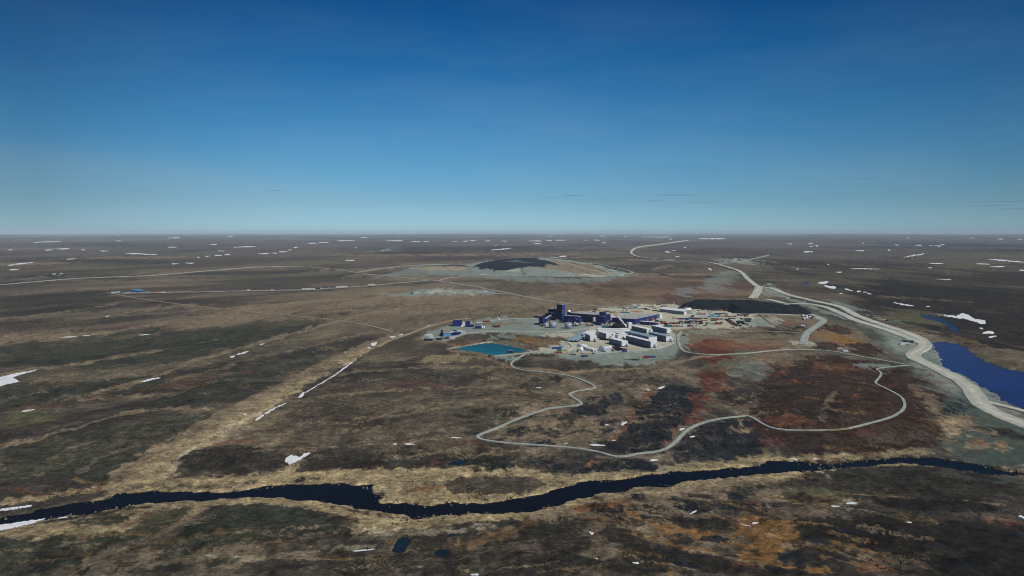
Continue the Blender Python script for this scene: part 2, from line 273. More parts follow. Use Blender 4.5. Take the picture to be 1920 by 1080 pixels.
line('gg', .75, 20, [(1440,545),(1480,560),(1530,580),(1600,600),(1660,618),(1730,650),(1720,668),(1760,700),(1810,730),(1840,760),(1900,790),(1960,810)], 7, 6)
ell('gg', .8, 1440, 545, 26, 9); ell('tan', .4, 1430, 555, 26, 8); ell('gg', .6, 1640, 688, 34, 5)
poly('teal', .8, [(1752,768),(1790,742),(1825,735),(1850,775),(1930,808),(1930,882),(1830,868),(1790,852),(1745,850),(1790,832),(1840,800),(1820,782),(1780,776)], 3, 6)
ell('char', .7, 1790, 765, 30, 8, -.3); ell('dk', .8, 1880, 815, 50, 9, .2); ell('teal', .8, 1890, 860, 60, 10, .05)
ell('tan', .9, 1878, 840, 15, 11, 0, 2, 3); ell('tan', .7, 1835, 838, 24, 10, 0, 2, 3); ell('rust', .6, 1840, 832, 10, 6); ell('tan', .8, 1855, 812, 12, 6)
line('teal', .7, 5, [(1770,885),(1810,898),(1850,905),(1920,900)], 3, 3); line('pale', .4, 2, [(1700,862),(1760,860),(1820,868),(1860,880),(1960,872)], 2, 2); line('pale', .35, 2, [(1780,868),(1840,888),(1930,884)], 2, 2)
# river banks
poly('straw', .75, [(550,895),(640,885),(760,880),(900,873),(1000,883),(1050,897),(1000,925),(930,940),(800,948),(720,944),(700,915),(640,900)], 4, 6)
ell('brd', .95, 928, 911, 98, 16, 0, 2.5, 4); line('rust', .7, 6, [(750,927),(790,920),(830,915)], 3, 3)
line('straw', .85, 12, [(250,898),(330,905),(430,903),(520,895),(600,892),(700,892)], 4, 5); poly('straw', .8, [(480,908),(520,888),(545,868),(566,866),(550,890),(530,908)], 3, 3)
line('straw', .75, 9, [(0,946),(60,938),(120,925),(200,915),(260,905)], 5, 5); line('rust', .4, 5, [(20,920),(90,932),(200,915)], 4, 4)
line('straw', .85, 12, [(330,950),(430,943),(520,943),(600,952),(660,968),(740,978),(820,978),(900,973),(970,967),(1040,958)], 3, 4)
poly('straw', .75, [(640,985),(690,970),(760,980),(880,977),(800,990),(720,1002),(665,1002)], 4, 5); ell('rust', .5, 650, 978, 26, 5, .2)
line('straw', .7, 9, [(1040,905),(1110,893),(1200,886),(1280,876),(1380,870),(1440,860),(1500,862),(1600,857),(1700,850),(1745,848)], 4, 4)
line('tan', .8, 17, [(1000,970),(1060,958),(1130,942),(1200,930),(1300,917),(1400,905),(1480,894),(1540,888)], 6, 6); line('straw', .6, 6, [(1060,950),(1160,930),(1260,918),(1400,902),(1500,890)], 4, 4)
poly('straw', .65, [(-20,990),(120,978),(200,967),(300,952),(400,947),(370,962),(300,987),(215,1018),(200,1008),(100,1017),(-20,1013)], 4, 6)
poly('dkg', .9, [(122,983),(200,968),(248,968),(240,980),(200,988),(145,992)], 2, 4); poly('dkg', .8, [(270,962),(360,951),(345,970),(300,1000),(240,1020),(180,1032),(220,1008),(262,985)], 2, 4)
poly('dkg', .75, [(-20,1015),(60,1014),(140,1004),(185,1015),(150,1040),(120,1062),(60,1082),(-20,1085)], 4, 9)
poly('dkg', .75, [(400,955),(480,945),(570,955),(640,975),(662,984),(620,1000),(520,1012),(430,1030),(330,1040),(280,1035),(340,1000)], 3, 7)
line('tan', .85, 8, [(395,950),(350,972),(320,998),(260,1025),(190,1058),(130,1082)], 3, 4); line('rust', .45, 6, [(350,970),(325,992)], 3, 3); line('rust', .4, 8, [(285,965),(240,990),(205,1005)], 5, 4)
line('tan', .5, 8, [(120,1020),(170,1040),(150,1062)], 6, 8); line('tan', .4, 8, [(270,1050),(330,1060),(420,1062),(480,1040),(560,1020)], 8, 8); line('pale', .3, 6, [(380,1045),(500,1052),(600,1032),(700,1025)], 4, 4)
line('mud', .7, 4, [(140,870+30),(170,905+4),(210,908)], 2, 2)
line('pale', .4, 10, [(690,1000),(800,1000),(860,995),(920,988)], 5, 4); line('straw', .4, 6, [(860,1010),(862,1040),(868,1080)], 5, 5); line('org', .3, 14, [(860,1030),(960,1000),(1000,980)], 8, 6)
line('black', .8, 1.6, [(855,1000),(875,995),(905,990),(938,986),(943,980),(930,972)], 1, 3)
line('straw', .85, 9, RIVER[4:30], 3, 4); line('straw', .85, 9, RIVER[-30:-2], 3, 4)
# orange fen, lower right
line('org', .8, 13, [(1090,952),(1160,955),(1200,975),(1240,992),(1300,1003),(1350,1018),(1410,1030)], 6, 9); line('rust', .4, 14, [(1080,960),(1120,950),(1180,945)], 6, 8)
poly('org', .8, [(1350,990),(1380,975),(1440,972),(1490,985),(1500,1010),(1480,1035),(1440,1055),(1400,1070),(1380,1055),(1420,1025),(1400,1005)], 5, 9)
line('org', .7, 11, [(1215,1040),(1240,1060),(1260,1082)], 5, 6); line('org', .7, 10, [(1400,1040),(1450,1062),(1560,1078)], 5, 6); ell('mud', .6, 1560, 940, 50, 12, 0, 5, 6); ell('olive', .6, 1540, 925, 50, 10, .1, 5, 6); ell('mud', .6, 1590, 990, 28, 9, -.1)
ell('mud', .6, 1720, 978, 45, 9, .2); ell('rust', .4, 1880, 985, 45, 10, .1); line('tan', .7, 2.2, [(1600,930),(1660,934),(1740,940),(1830,944),(1880,950)], 1.5, 2); line('tan', .5, 4, [(1440,1010),(1500,985),(1560,955),(1600,940)], 3, 3)
line('tan', .5, 6, [(1460,1030),(1530,1020),(1580,1045),(1660,1050)], 5, 6); line('maroon', .8, 8, [(1250,1020),(1300,1035),(1360,1050),(1440,1078)], 4, 5); line('straw', .5, 3, [(1255,1010),(1300,1028),(1370,1050),(1430,1066)], 2, 3)
ell('tan', .6, 1330, 930, 40, 7, .2); ell('pale', .5, 1585, 945, 24, 5); ell('pale', .4, 1240, 880, 26, 5); ell('rust', .4, 1640, 1065, 40, 10)
for i, a in enumerate(((1240,1010,1290,1022),(1120,1040,1125,1075),(1117,990,1122,1040))): line('rust', .5, 3, [(a[0], a[1]), (a[2], a[3])], 2, 3)
for q in DARK:
    if q[3] > 930 and q[2] > 1080: ell(q[0], q[1], q[2], q[3], q[4], q[5], q[6], 2.5, 6)
rb = random.Random(21)
for (u0, u1, v0, v1, n_, cs, tl) in ((1090, 1900, 925, 1078, 80, ('dk', 'char', 'moor'), .12), (930, 1250, 740, 880, 46, ('char', 'dk'), -.05), (480, 1080, 985, 1078, 60, ('dk', 'dk', 'brd'), -.05), (600, 900, 700, 880, 46, ('dk', 'maroon', 'brd'), -.12), (20, 420, 1010, 1078, 24, ('dkg', 'dk'), -.2), (1430, 1740, 690, 850, 34, ('moor', 'dk', 'maroon'), .0), (20, 700, 580, 760, 40, ('dkg', 'dk'), -.08), (760, 1300, 690, 740, 26, ('dk', 'brd'), .0), (1400, 1900, 868, 925, 26, ('dk', 'moor'), .05)):
    for _ in range(n_):
        v_ = rb.uniform(v0, v1); k_ = (v_-436)/500
        ell(rb.choice(cs), rb.uniform(.55, .9), rb.uniform(u0, u1), v_, rb.uniform(7, 34)*k_**.5, rb.uniform(2, 8.5)*k_, tl+rb.uniform(-.08, .08), 1.6, 5)
for (u0, u1, v0, v1, n_, cs, tl) in ((480, 1250, 690, 880, 90, ('tan',), -.12), (0, 700, 560, 760, 80, ('tan', 'tan', 'mud'), -.14), (1090, 1700, 930, 1070, 44, ('tan', 'org', 'mud'), .15), (0, 1080, 985, 1078, 34, ('tan', 'mud'), -.08), (1300, 1500, 670, 790, 18, ('tan', 'rust'), -.2), (1450, 1800, 690, 850, 22, ('rust', 'mud'), .1)):
    for _ in range(n_):
        u_, v_ = rb.uniform(u0, u1), rb.uniform(v0, v1); L_ = rb.uniform(25, 90)*((v_-436)/350); t_ = tl+rb.uniform(-.08, .08)
        line(rb.choice(cs), rb.uniform(.5, .85), rb.uniform(.8, 2.6)*((v_-436)/350), [(u_-L_/2, v_-t_*L_/2), (u_, v_+rb.uniform(-2, 2)), (u_+L_/2, v_+t_*L_/2)], 1.6, 4)
# tracks of bare earth
line('tan', .9, 2.6, [(788,634),(830,642),(870,652),(900,668),(960,690),(1060,700),(1160,694),(1240,688),(1300,672),(1360,665),(1480,654)], 1.5, 1)
line('rust', .3, 5, [(870,652),(900,668),(960,690)], 3, 2)
# mine pads
poly('gl', .85, [(1000,600),(1062,600),(1090,585),(1140,578),(1200,571),(1262,568),(1290,580),(1360,582),(1412,588),(1415,608),(1390,616),(1300,615),(1255,617),(1272,632),(1278,645),(1272,655),(1240,664),(1180,672),(1100,672),(1040,664),(985,662),(1040,645),(1085,625),(1060,618),(1000,618)], 2.5, 3)
poly('gg', .85, [(1035,664),(1110,660),(1150,655),(1200,660),(1240,652),(1268,640),(1276,655),(1262,672),(1220,681),(1150,686),(1090,676),(1050,672)], 4, 5)
ell('gg', .6, 1330, 622, 36, 4); ell('gg', .7, 1280, 640, 10, 18, 0); ell('gl', .5, 1430, 602, 40, 9, 0); ell('gg', .7, 1420, 606, 40, 7)
poly('gg', .9, [(785,634),(800,622),(845,608),(900,599),(945,594),(960,600),(1005,596),(1060,600),(1110,612),(1085,630),(1000,628),(930,624),(870,629),(830,640),(800,640)], 2.5, 3)
poly('gl', .75, [(1008,630),(1025,625),(1070,624),(1080,629),(1055,635),(1020,634)], 2, 2)
ell('mud', .8, 935, 608, 40, 3, -.05); ell('brd', .9, 960, 634, 110, 6, .03); ell('mud', .8, 1005, 640, 45, 7, .1); ell('org', .6, 985, 638, 22, 4); ell('gg', .6, 945, 632, 30, 4); line('char', .7, 2, [(935,634),(960,637),(990,645),(1010,650)], 1.5, 3)
line('tan', .7, 3.2, TURQ+[TURQ[0]], 1, 1); line('pale', .8, 2.4, [(838,655),(860,650),(900,644),(925,640)], 1, 1); line('tan', .7, 4, [(838,656),(880,662),(925,670),(945,668),(985,662)], 2, 2); ell('gg', .8, 950, 671, 22, 4)
line('mud', .5, 5, [(780,636),(850,645),(900,650)], 3, 3)
for i in range(26):
    ell('black', .7, 1000+random.uniform(-30, 32), 641+random.uniform(-5, 8), random.uniform(1, 2.5), random.uniform(.6, 1.2), .3, .6, 1)
poly('gg', .85, [(715,551),(760,548),(800,541),(850,541),(910,544),(960,549),(900,551),(830,553),(780,556),(735,556)], 2, 3); ell('gl', .7, 830, 546, 32, 2); ell('gl', .6, 880, 549, 26, 1.5)
poly('gg', .6, [(700,520),(780,500),(880,497),(920,512),(1060,522),(1160,512),(1200,514),(1130,528),(1060,530),(960,526),(880,518),(800,514)], 2, 3)
poly('straw', .8, [(770,502),(820,500),(880,501),(870,507),(800,506)], 1.5, 2); line('char', .7, 1.6, [(825,498),(860,498),(890,500)], 1, 1); ell('gg', .5, 850, 512, 60, 5); ell('gl', .7, 915, 514, 16, 2)
ell('gg', .9, 1385, 490, 40, 4); ell('gl', .5, 1383, 491, 20, 1.5); line('tan', .7, 2, [(1225,507),(1235,502),(1260,497)], 1.5, 1); line('tan', .7, 2.5, [(1170,486),(1250,489),(1340,494)], 1.5, 1)
ell('gg', .8, 256, 549, 34, 2.2); line('rust', .8, 2.5, [(285,547),(325,546)], 1.5, 1); ell('gg', .6, 100, 517, 16, 2); ell('gg', .5, 720, 469, 16, 2); line('gg', .4, 2.5, [(600,478),(680,473),(715,470)], 2, 1); ell('gg', .5, 1290, 548, 20, 8, -.2)
line('gg', .5, 8, [(1330,545),(1350,525),(1380,510)], 5, 4) ; ell('gg', .35, 1660, 600, 30, 5, .3)
def paint(x, y, feats, zref=None, base=None):
    x = np.asarray(x, float); y = np.asarray(y, float); D = np.sqrt(x*x+y*y)+1
    dep = 1.5*D*D/(CAM_H*FPX)+0.4
    def oc(wl, seed, sx=1.0, sy=1.0):
        return perlin(x/wl*sx, y/wl*sy, seed)*sst(1.3, 4.0, wl/dep)
    if base is None:
        ca, sa = math.cos(R(55)), math.sin(R(55)); k = sst(250, -50, x)
        a = x*ca+y*sa; b = -x*sa+y*ca
        wx = fbm(x/260, y/260, 3, 40)*60; wy = fbm(x/260, y/260, 3, 47)*60
        st = 0
        for i, (wl, am) in enumerate(((420, .8), (170, 1.0), (75, .9), (34, .65), (15, .45), (7, .32), (3.2, .18), (1.7, .12))):
            st = st+am*perlin((a+wx)/(wl*(1+2.2*k)), (b+wy)/wl, 60+i)*sst(1.0, 3.5, wl/dep)
        m = sst(-.28, .12, st)[:, None]
        c = C['brd']*(1-m)+C['br']*m
        hi = sst(.42, .8, st)[:, None]; c = c*(1-.6*hi)+C['tan']*.6*hi
        lo = sst(-.5, -.8, st)[:, None]; c = c*(1-.8*lo)+C['dk']*.8*lo
        gn = sst(0, .8, fbm(x/500, y/500, 4, 80))[:, None]; c = c*(1-.35*gn)+C['dkg']*.35*gn
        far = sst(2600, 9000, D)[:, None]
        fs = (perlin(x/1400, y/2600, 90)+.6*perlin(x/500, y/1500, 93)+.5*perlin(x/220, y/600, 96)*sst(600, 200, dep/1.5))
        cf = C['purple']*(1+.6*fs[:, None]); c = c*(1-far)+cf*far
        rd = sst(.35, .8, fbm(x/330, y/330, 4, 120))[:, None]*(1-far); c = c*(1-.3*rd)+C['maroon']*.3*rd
    else:
        c = np.tile(C[base], (len(x), 1))
    pad = np.ones(len(x))
    for n, (typ, col, s, soft, warp, pts, w) in enumerate(feats):
        if zref is None: gx, gy, _ = G([p[0] for p in pts], [p[1] for p in pts])
        else: gx, gy = plane([p[0] for p in pts], [p[1] for p in pts], zref)
        Dc = float(np.mean(np.sqrt(gx*gx+gy*gy))); kx = FPX/Dc; ky = FPX*CAM_H/Dc**2
        mg = (w/2+soft+warp*1.4+4)*1.6
        sel = np.nonzero((x > gx.min()-mg/kx*1.3) & (x < gx.max()+mg/kx*1.3) & (y > gy.min()-mg/ky*1.3) & (y < gy.max()+mg/ky*1.3))[0]
        if not len(sel): continue
        X = x[sel]*kx; Y = y[sel]*ky
        if warp:
            wl = max(14.0, warp*4)
            wxx = (perlin(X/wl, Y/wl*2.2, n)+.6*perlin(X/wl*2.3, Y/wl*4.6, n+1)+.4*perlin(X/wl*5, Y/wl*9, n+2)+.25*perlin(X/wl*11, Y/wl*17, n+5))*warp*1.9
            wyy = (perlin(X/wl, Y/wl*2.2, n+3)+.6*perlin(X/wl*2.3, Y/wl*4.6, n+4)+.4*perlin(X/wl*5, Y/wl*9, n+7))*warp*1.0
            X = X+wxx; Y = Y+wyy
        Q = [(a*kx, b*ky) for a, b in zip(gx, gy)]
        if soft <= 6: soft = soft*.5
        d = sdpoly(X, Y, Q) if typ == 'p' else sdseg(X, Y, Q)-w/2
        al = (1-sst(-soft, soft, d))*s
        if warp >= 5:      # let the broad patches break up
            al = np.clip(al*(1.08+.42*perlin(X/9, Y/6, n+9)+.3*perlin(X/4, Y/3, n+12)), 0, 1)
        pad[sel] = pad[sel]*(1-al)+al*(.3 if col in ('gl', 'gg', 'teal') else 1.0)
        al = al[:, None]; c[sel] = c[sel]*(1-al)+C[col]*al
    A = np.ones(len(x)) if pad is None else pad
    det = 1+A*(.30*oc(28, 200)+.30*oc(11, 203)+.32*oc(5, 206)+.32*oc(2.4, 209)+.12*oc(120, 213))
    c = c*np.clip(det, .35, 1.8)[:, None]
    return np.concatenate([np.clip(c, .004, .9), A[:, None]], 1)
# ------------------------------------------------------------------ materials
def newmat(name):
    m = bpy.data.materials.new(name); m.use_nodes = True; t = m.node_tree; b = t.nodes['Principled BSDF']; return m, t, b
def ground_mat(name, bump=0.9):
    m, t, b = newmat(name)
    at = N(t, 'ShaderNodeAttribute', attribute_name='cover'); tx = N(t, 'ShaderNodeTexCoord')
    n1 = N(t, 'ShaderNodeTexNoise', inputs={'Scale': 0.42, 'Detail': 4.0, 'Roughness': 0.75}); n2 = N(t, 'ShaderNodeTexNoise', inputs={'Scale': 0.07, 'Detail': 8.0, 'Roughness': 0.78})
    n3 = N(t, 'ShaderNodeTexNoise', inputs={'Scale': 0.16, 'Detail': 5.0, 'Roughness': 0.8})
    for n in (n1, n2, n3): t.links.new(tx.outputs['Object'], n.inputs['Vector'])
    def ctr(o, k, lo=.25, hi=2.2): return M('MINIMUM', M('MAXIMUM', M('ADD', 1.0, M('MULTIPLY', M('SUBTRACT', o, .5, t=t), k, t=t), t=t), lo, t=t), hi, t=t)
    v = M('MULTIPLY', M('MULTIPLY', ctr(n1.outputs[0], 2.8), ctr(n2.outputs[0], 2.2), t=t), ctr(n3.outputs[0], 2.6), t=t)
    v = M('ADD', 1.0, M('MULTIPLY', M('SUBTRACT', v, 1.0, t=t), at.outputs['Alpha'], t=t), t=t)
    mm = N(t, 'ShaderNodeMix', data_type='RGBA', blend_type='MULTIPLY'); mm.inputs[0].default_value = 1
    cb = N(t, 'ShaderNodeCombineColor')
    for i in range(3): t.links.new(v, cb.inputs[i])
    t.links.new(at.outputs['Color'], mm.inputs[6]); t.links.new(cb.outputs[0], mm.inputs[7]); t.links.new(mm.outputs[2], b.inputs['Base Color'])
    bp = N(t, 'ShaderNodeBump', inputs={'Strength': bump, 'Distance': 1.0}); t.links.new(M('ADD', n1.outputs[0], M('MULTIPLY', n2.outputs[0], 3.0, t=t), t=t), bp.inputs['Height'])
    t.links.new(bp.outputs[0], b.inputs['Normal']); b.inputs['Roughness'].default_value = .95; b.inputs['Specular IOR Level'].default_value = .1
    return m
def pmat(name, rgb, rough=.6, var=.18, scale=.6, metal=0.0, rib=0.0, spec=.4):
    m, t, b = newmat(name); c = lin(rgb)
    tx = N(t, 'ShaderNodeTexCoord'); n = N(t, 'ShaderNodeTexNoise', inputs={'Scale': scale, 'Detail': 5.0, 'Roughness': .65}); t.links.new(tx.outputs['Object'], n.inputs['Vector'])
    mm = N(t, 'ShaderNodeMix', data_type='RGBA'); t.links.new(n.outputs[0], mm.inputs[0])
    mm.inputs[6].default_value = (*np.clip(c*(1-var*1.6), 0, 1), 1); mm.inputs[7].default_value = (*np.clip(c*(1+var*1.2), 0, 1), 1)
    t.links.new(mm.outputs[2], b.inputs['Base Color']); b.inputs['Roughness'].default_value = rough; b.inputs['Metallic'].default_value = metal; b.inputs['Specular IOR Level'].default_value = spec
    if rib:
        w = N(t, 'ShaderNodeTexWave', inputs={'Scale': rib, 'Distortion': 0.0}); w.bands_direction = 'DIAGONAL'; t.links.new(tx.outputs['Object'], w.inputs['Vector'])
        m3 = N(t, 'ShaderNodeMix', data_type='RGBA', blend_type='MULTIPLY'); m3.inputs[0].default_value = .28; t.links.new(mm.outputs[2], m3.inputs[6]); t.links.new(w.outputs['Color'], m3.inputs[7]); t.links.new(m3.outputs[2], b.inputs['Base Color'])
        bp = N(t, 'ShaderNodeBump', inputs={'Strength': .5, 'Distance': .15}); t.links.new(w.outputs['Fac'], bp.inputs['Height']); t.links.new(bp.outputs[0], b.inputs['Normal'])
    return m
def water_mat(name, deep, rough=.12, bump=.35, sc=.35, spec=.09):
    m, t, b = newmat(name); tx = N(t, 'ShaderNodeTexCoord')
    mp_ = N(t, 'ShaderNodeMapping'); mp_.inputs['Scale'].default_value = (sc, sc*.5, 1); mp_.inputs['Rotation'].default_value = (0, 0, .5); t.links.new(tx.outputs['Object'], mp_.inputs[0])
    n = N(t, 'ShaderNodeTexNoise', inputs={'Scale': 1.0, 'Detail': 4.0, 'Roughness': .6}); t.links.new(mp_.outputs[0], n.inputs['Vector'])
    n2 = N(t, 'ShaderNodeTexNoise', inputs={'Scale': .016, 'Detail': 5.0, 'Roughness': .6}); t.links.new(tx.outputs['Object'], n2.inputs['Vector'])
    mm = N(t, 'ShaderNodeMix', data_type='RGBA'); c = lin(deep); t.links.new(n2.outputs[0], mm.inputs[0]); mm.inputs[6].default_value = (*(c*.1), 1); mm.inputs[7].default_value = (*(c*1.9), 1)
    t.links.new(mm.outputs[2], b.inputs['Base Color']); b.inputs['Roughness'].default_value = rough; b.inputs['IOR'].default_value = 1.33; b.inputs['Specular IOR Level'].default_value = spec
    bp = N(t, 'ShaderNodeBump', inputs={'Strength': bump, 'Distance': .3}); t.links.new(n.outputs[0], bp.inputs['Height']); t.links.new(bp.outputs[0], b.inputs['Normal'])
    return m
MG = ground_mat('tundra_ground'); MROCK = ground_mat('broken_rock', 1.0)
# ------------------------------------------------------------------ mesh helpers
def link(o, parent=None):
    COL.objects.link(o)
    if parent: o.parent = parent
    return o
def mesh_np(name, V, Fc, mat, colors=None, smooth=True, parent=None):
    me = bpy.data.meshes.new(name); V = np.asarray(V, np.float32); Fc = np.asarray(Fc, np.int32)
    me.vertices.add(len(V)); me.vertices.foreach_set('co', V.ravel())
    k = Fc.shape[1]; me.loops.add(Fc.size); me.loops.foreach_set('vertex_index', Fc.ravel()); me.polygons.add(len(Fc))
    me.polygons.foreach_set('loop_start', np.arange(0, Fc.size, k, dtype=np.int32)); me.polygons.foreach_set('loop_total', np.full(len(Fc), k, np.int32))
    me.polygons.foreach_set('use_smooth', np.full(len(Fc), smooth)); me.update(calc_edges=True); me.validate()
    if colors is not None:
        a = me.attributes.new('cover', 'FLOAT_COLOR', 'POINT'); cc = np.ones((len(V), 4), np.float32); cc[:, :colors.shape[1]] = colors; a.data.foreach_set('color', cc.ravel())
    me.materials.append(mat); return link(bpy.data.objects.new(name, me), parent)
def structure(o): o['kind'] = 'structure'; return o
def tag(o, label, cat, group=None):
    o['label'] = label; o['category'] = cat
    if group: o['group'] = group
    return o
# ------------------------------------------------------------------ plan of roads and snow (built further down)
def smooth_line(pts, it=2):
    for _ in range(it):
        q = [pts[0]]
        for a, b in zip(pts[:-1], pts[1:]): q += [(a[0]*.75+b[0]*.25, a[1]*.75+b[1]*.25), (a[0]*.25+b[0]*.75, a[1]*.25+b[1]*.75)]
        pts = q+[pts[-1]]
    return pts
ROADS = []; SNOW = []
def plan_road(name, pts, w, mat='MROAD', w2=None): ROADS.append((name, pts, w, mat, w2))
def plan_snow(pts, label, group=None, jit=.12): SNOW.append((pts, label, group, jit))
def streak(cx, cy, L, T, tilt=0.0):
    n = 12; return [(cx+L/2*math.cos(a)*(1 if abs(math.cos(a)) > .3 else 1.0), cy+T/2*math.sin(a)*(1+.35*math.sin(3*a+cx))+tilt*L/2*math.cos(a)) for a in [i*2*math.pi/n for i in range(n)]]
plan_road('haul_road', [(1290,451.8),(1266.7,454.7),(1230,460),(1193,464),(1180.7,473.5),(1188.7,481.5),(1234.6,487),(1280,489),(1326,492),(1342,495),(1370,503),(1390,510),(1400,521.5),(1416.5,535.6),(1425,538),(1450,541),(1464,548),(1484,555),(1515,562),(1549,569),(1574,575),(1588,581),(1605,592),(1633,602),(1670,614),(1703,625),(1729,637),(1736,648),(1726,656),(1708,664),(1715,673),(1743,685),(1779,702),(1805,716),(1823,732),(1832,750),(1850,768),(1890,785),(1930,800),(2000,830)], 18, 'MROAD', 16)
plan_road('haul_road', [(1732,645),(1686.5,627),(1647,613.5),(1605,602),(1577,588),(1549,576),(1526,571),(1501,569),(1473,570),(1456,565),(1436,561)], 15, 'MROAD')
plan_road('haul_road', [(1473,571),(1492.5,579),(1520.6,590),(1546,598.5),(1537.5,608),(1515,621),(1508,632),(1504,647)], 13, 'MTRK', 9)
plan_road('haul_road', [(1422,538),(1421,545),(1411,560)], 19, 'MROAD'); plan_road('haul_road', [(1843,752),(1880,761),(1930,774),(1990,790)], 8, 'MROAD')
plan_road('yard_road', [(1262,595),(1330,591),(1400,589.5),(1450,589),(1500,592)], 9, 'MROAD')
plan_road('gravel_track', [(985,664),(965,675),(957,682),(962,690),(975,694),(1010,697),(1050,702),(1080,708),(1100,717),(1119,726),(1108,730),(1075,734),(1065,741),(1085,752),(1093,758),(1080,761),(1030,765),(1000,775),(960,790),(935,802),(900,815),(892,820),(905,826),(960,832),(1040,837),(1090,842),(1125,848),(1150,857),(1170,857),(1200,850),(1240,847),(1265,832),(1285,808),(1310,795),(1350,785),(1400,780)], 3.0, 'MTRK')
plan_road('gravel_track', [(1400,780),(1412,784),(1430,796),(1450,805),(1500,808),(1548,807)], 2.4, 'MTRK'); plan_road('dirt_track', [(1540,807),(1565,807),(1596,803)], 1.8, 'MDIRT'); plan_road('gravel_track', [(1590,804),(1640,792),(1680,780),(1697,765),(1695,750),(1680,738),(1645,722),(1640,717),(1652,705),(1652,698),(1640,692),(1660,689),(1705,685)], 2.4, 'MTRK')
plan_road('gravel_track', [(925,668),(960,665),(985,662),(1045,659.5)], 5, 'MTRK'); plan_road('gravel_track', [(1278,622),(1270,630),(1272,642),(1276,655),(1290,663),(1340,666),(1400,663),(1450,657),(1500,655),(1560,658),(1620,670),(1700,684)], 4, 'MTRK')
plan_road('gravel_track', [(0-80,541),(0,534.5),(60,529),(130,523),(200,520),(290,517),(380,509),(480,501)], 15, 'MFAR'); plan_road('gravel_track', [(480,501),(560,500),(620,504),(670,512),(720,518),(800,525),(850,530),(930,545),(1000,560),(1060,570),(1150,577),(1200,574)], 17, 'MFAR', 11)
plan_road('gravel_track', [(670,511),(720,503),(760,499),(800,496.5),(860,496),(895,503),(930,512)], 14, 'MFAR'); plan_road('gravel_track', [(820,528),(835,521),(880,519)], 10, 'MFAR'); plan_road('gravel_track', [(1085,489),(1150,502),(1198,512),(1150,515)], 12, 'MFAR')
plan_road('airstrip', [(232,549),(330,548),(480,545),(560,544),(640,540),(720,533),(800,526)], 15, 'MFAR', 9)
plan_road('dirt_track', [(200,549),(270,562),(330,570),(400,578),(445,583),(520,590),(580,595),(640,602),(700,612),(738,624)], 6, 'MDIRT'); plan_road('dirt_track', [(706,652),(730,638),(760,629),(800,613),(850,600),(880,597)], 6, 'MDIRT')
plan_road('gravel_track', [(890,606),(920,601),(950,598),(1005,597)], 7, 'MTRK'); plan_road('gravel_track', [(845,634),(870,626),(900,622),(950,621),(1000,622.5),(1060,623),(1105,614)], 7, 'MTRK'); plan_road('gravel_track', [(1342,495),(1375,493),(1418,485),(1441,479)], 11, 'MFAR')
plan_road('yard_road', [(1050,642),(1062,640),(1080,650),(1060,658)], 7, 'MROAD'); plan_road('yard_road', [(1235,667-12),(1200,656),(1170,658),(1140,662),(1090,663)], 6, 'MTRK'); plan_road('yard_road', [(1215,656),(1240,652),(1262,643)], 5, 'MROAD')
plan_road('gravel_track', [(1420,585),(1450,612),(1500,622)], 3, 'MDIRT') ; plan_road('gravel_track', [(1300,627),(1400,620),(1500,624)], 4, 'MDIRT')
plan_snow([(-40,722),(0,707),(18,703),(30,700),(45,698),(72,693),(60,697),(38,703),(24,708),(37,716),(18,720),(0,725),(-40,735)], 'large white snowdrift at the left edge with a long thin tail', jit=.03)
plan_snow([(-40,990),(0,985),(40,979),(85,973),(60,982),(30,989),(0,995),(-40,1003)], 'long snow bank on the near side of the river at the left edge', jit=.03)
plan_snow([(-30,961),(0,955),(30,951),(60,947),(58,950),(30,955),(0,958)], 'thin snow strip on the far river bank at the left edge', jit=.03)
plan_snow([(534,866),(537,857),(547,854),(565,857),(570,850),(582,849),(580,852),(566,860),(555,866),(543,871)], 'jagged snow patch in the hollow between two dark heath knolls above the wide river bend', jit=.05)
plan_snow([(1754,588.5),(1775,591),(1793,593),(1802,587.5),(1812,589),(1828,598),(1846,601),(1849,607),(1840,608),(1826,603),(1810,598),(1793,596.5),(1772,592.5)], 'ragged snow field along the stream above the blue lake', jit=.03)
plan_snow([(495,776),(512,766),(537,755.5),(536,757),(514,767.6),(498,777.6)], 'thin snow strip along the valley creek below the small bend', jit=.02); plan_snow([(560,745),(566,737),(571,736),(569,741),(564,746)], 'small snow patch at the bend of the valley creek', jit=.05)
plan_snow([(572,736),(600,719),(620,708),(640,694),(660,678),(662,679),(641,695.3),(620,709.6),(600,720.6),(573,737.4)], 'long narrow snow ribbon beside the valley creek', jit=.015); plan_snow([(478,787),(494,777),(495,779),(480,790)], 'short snow sliver at the lower end of the valley creek ribbon', jit=.02)
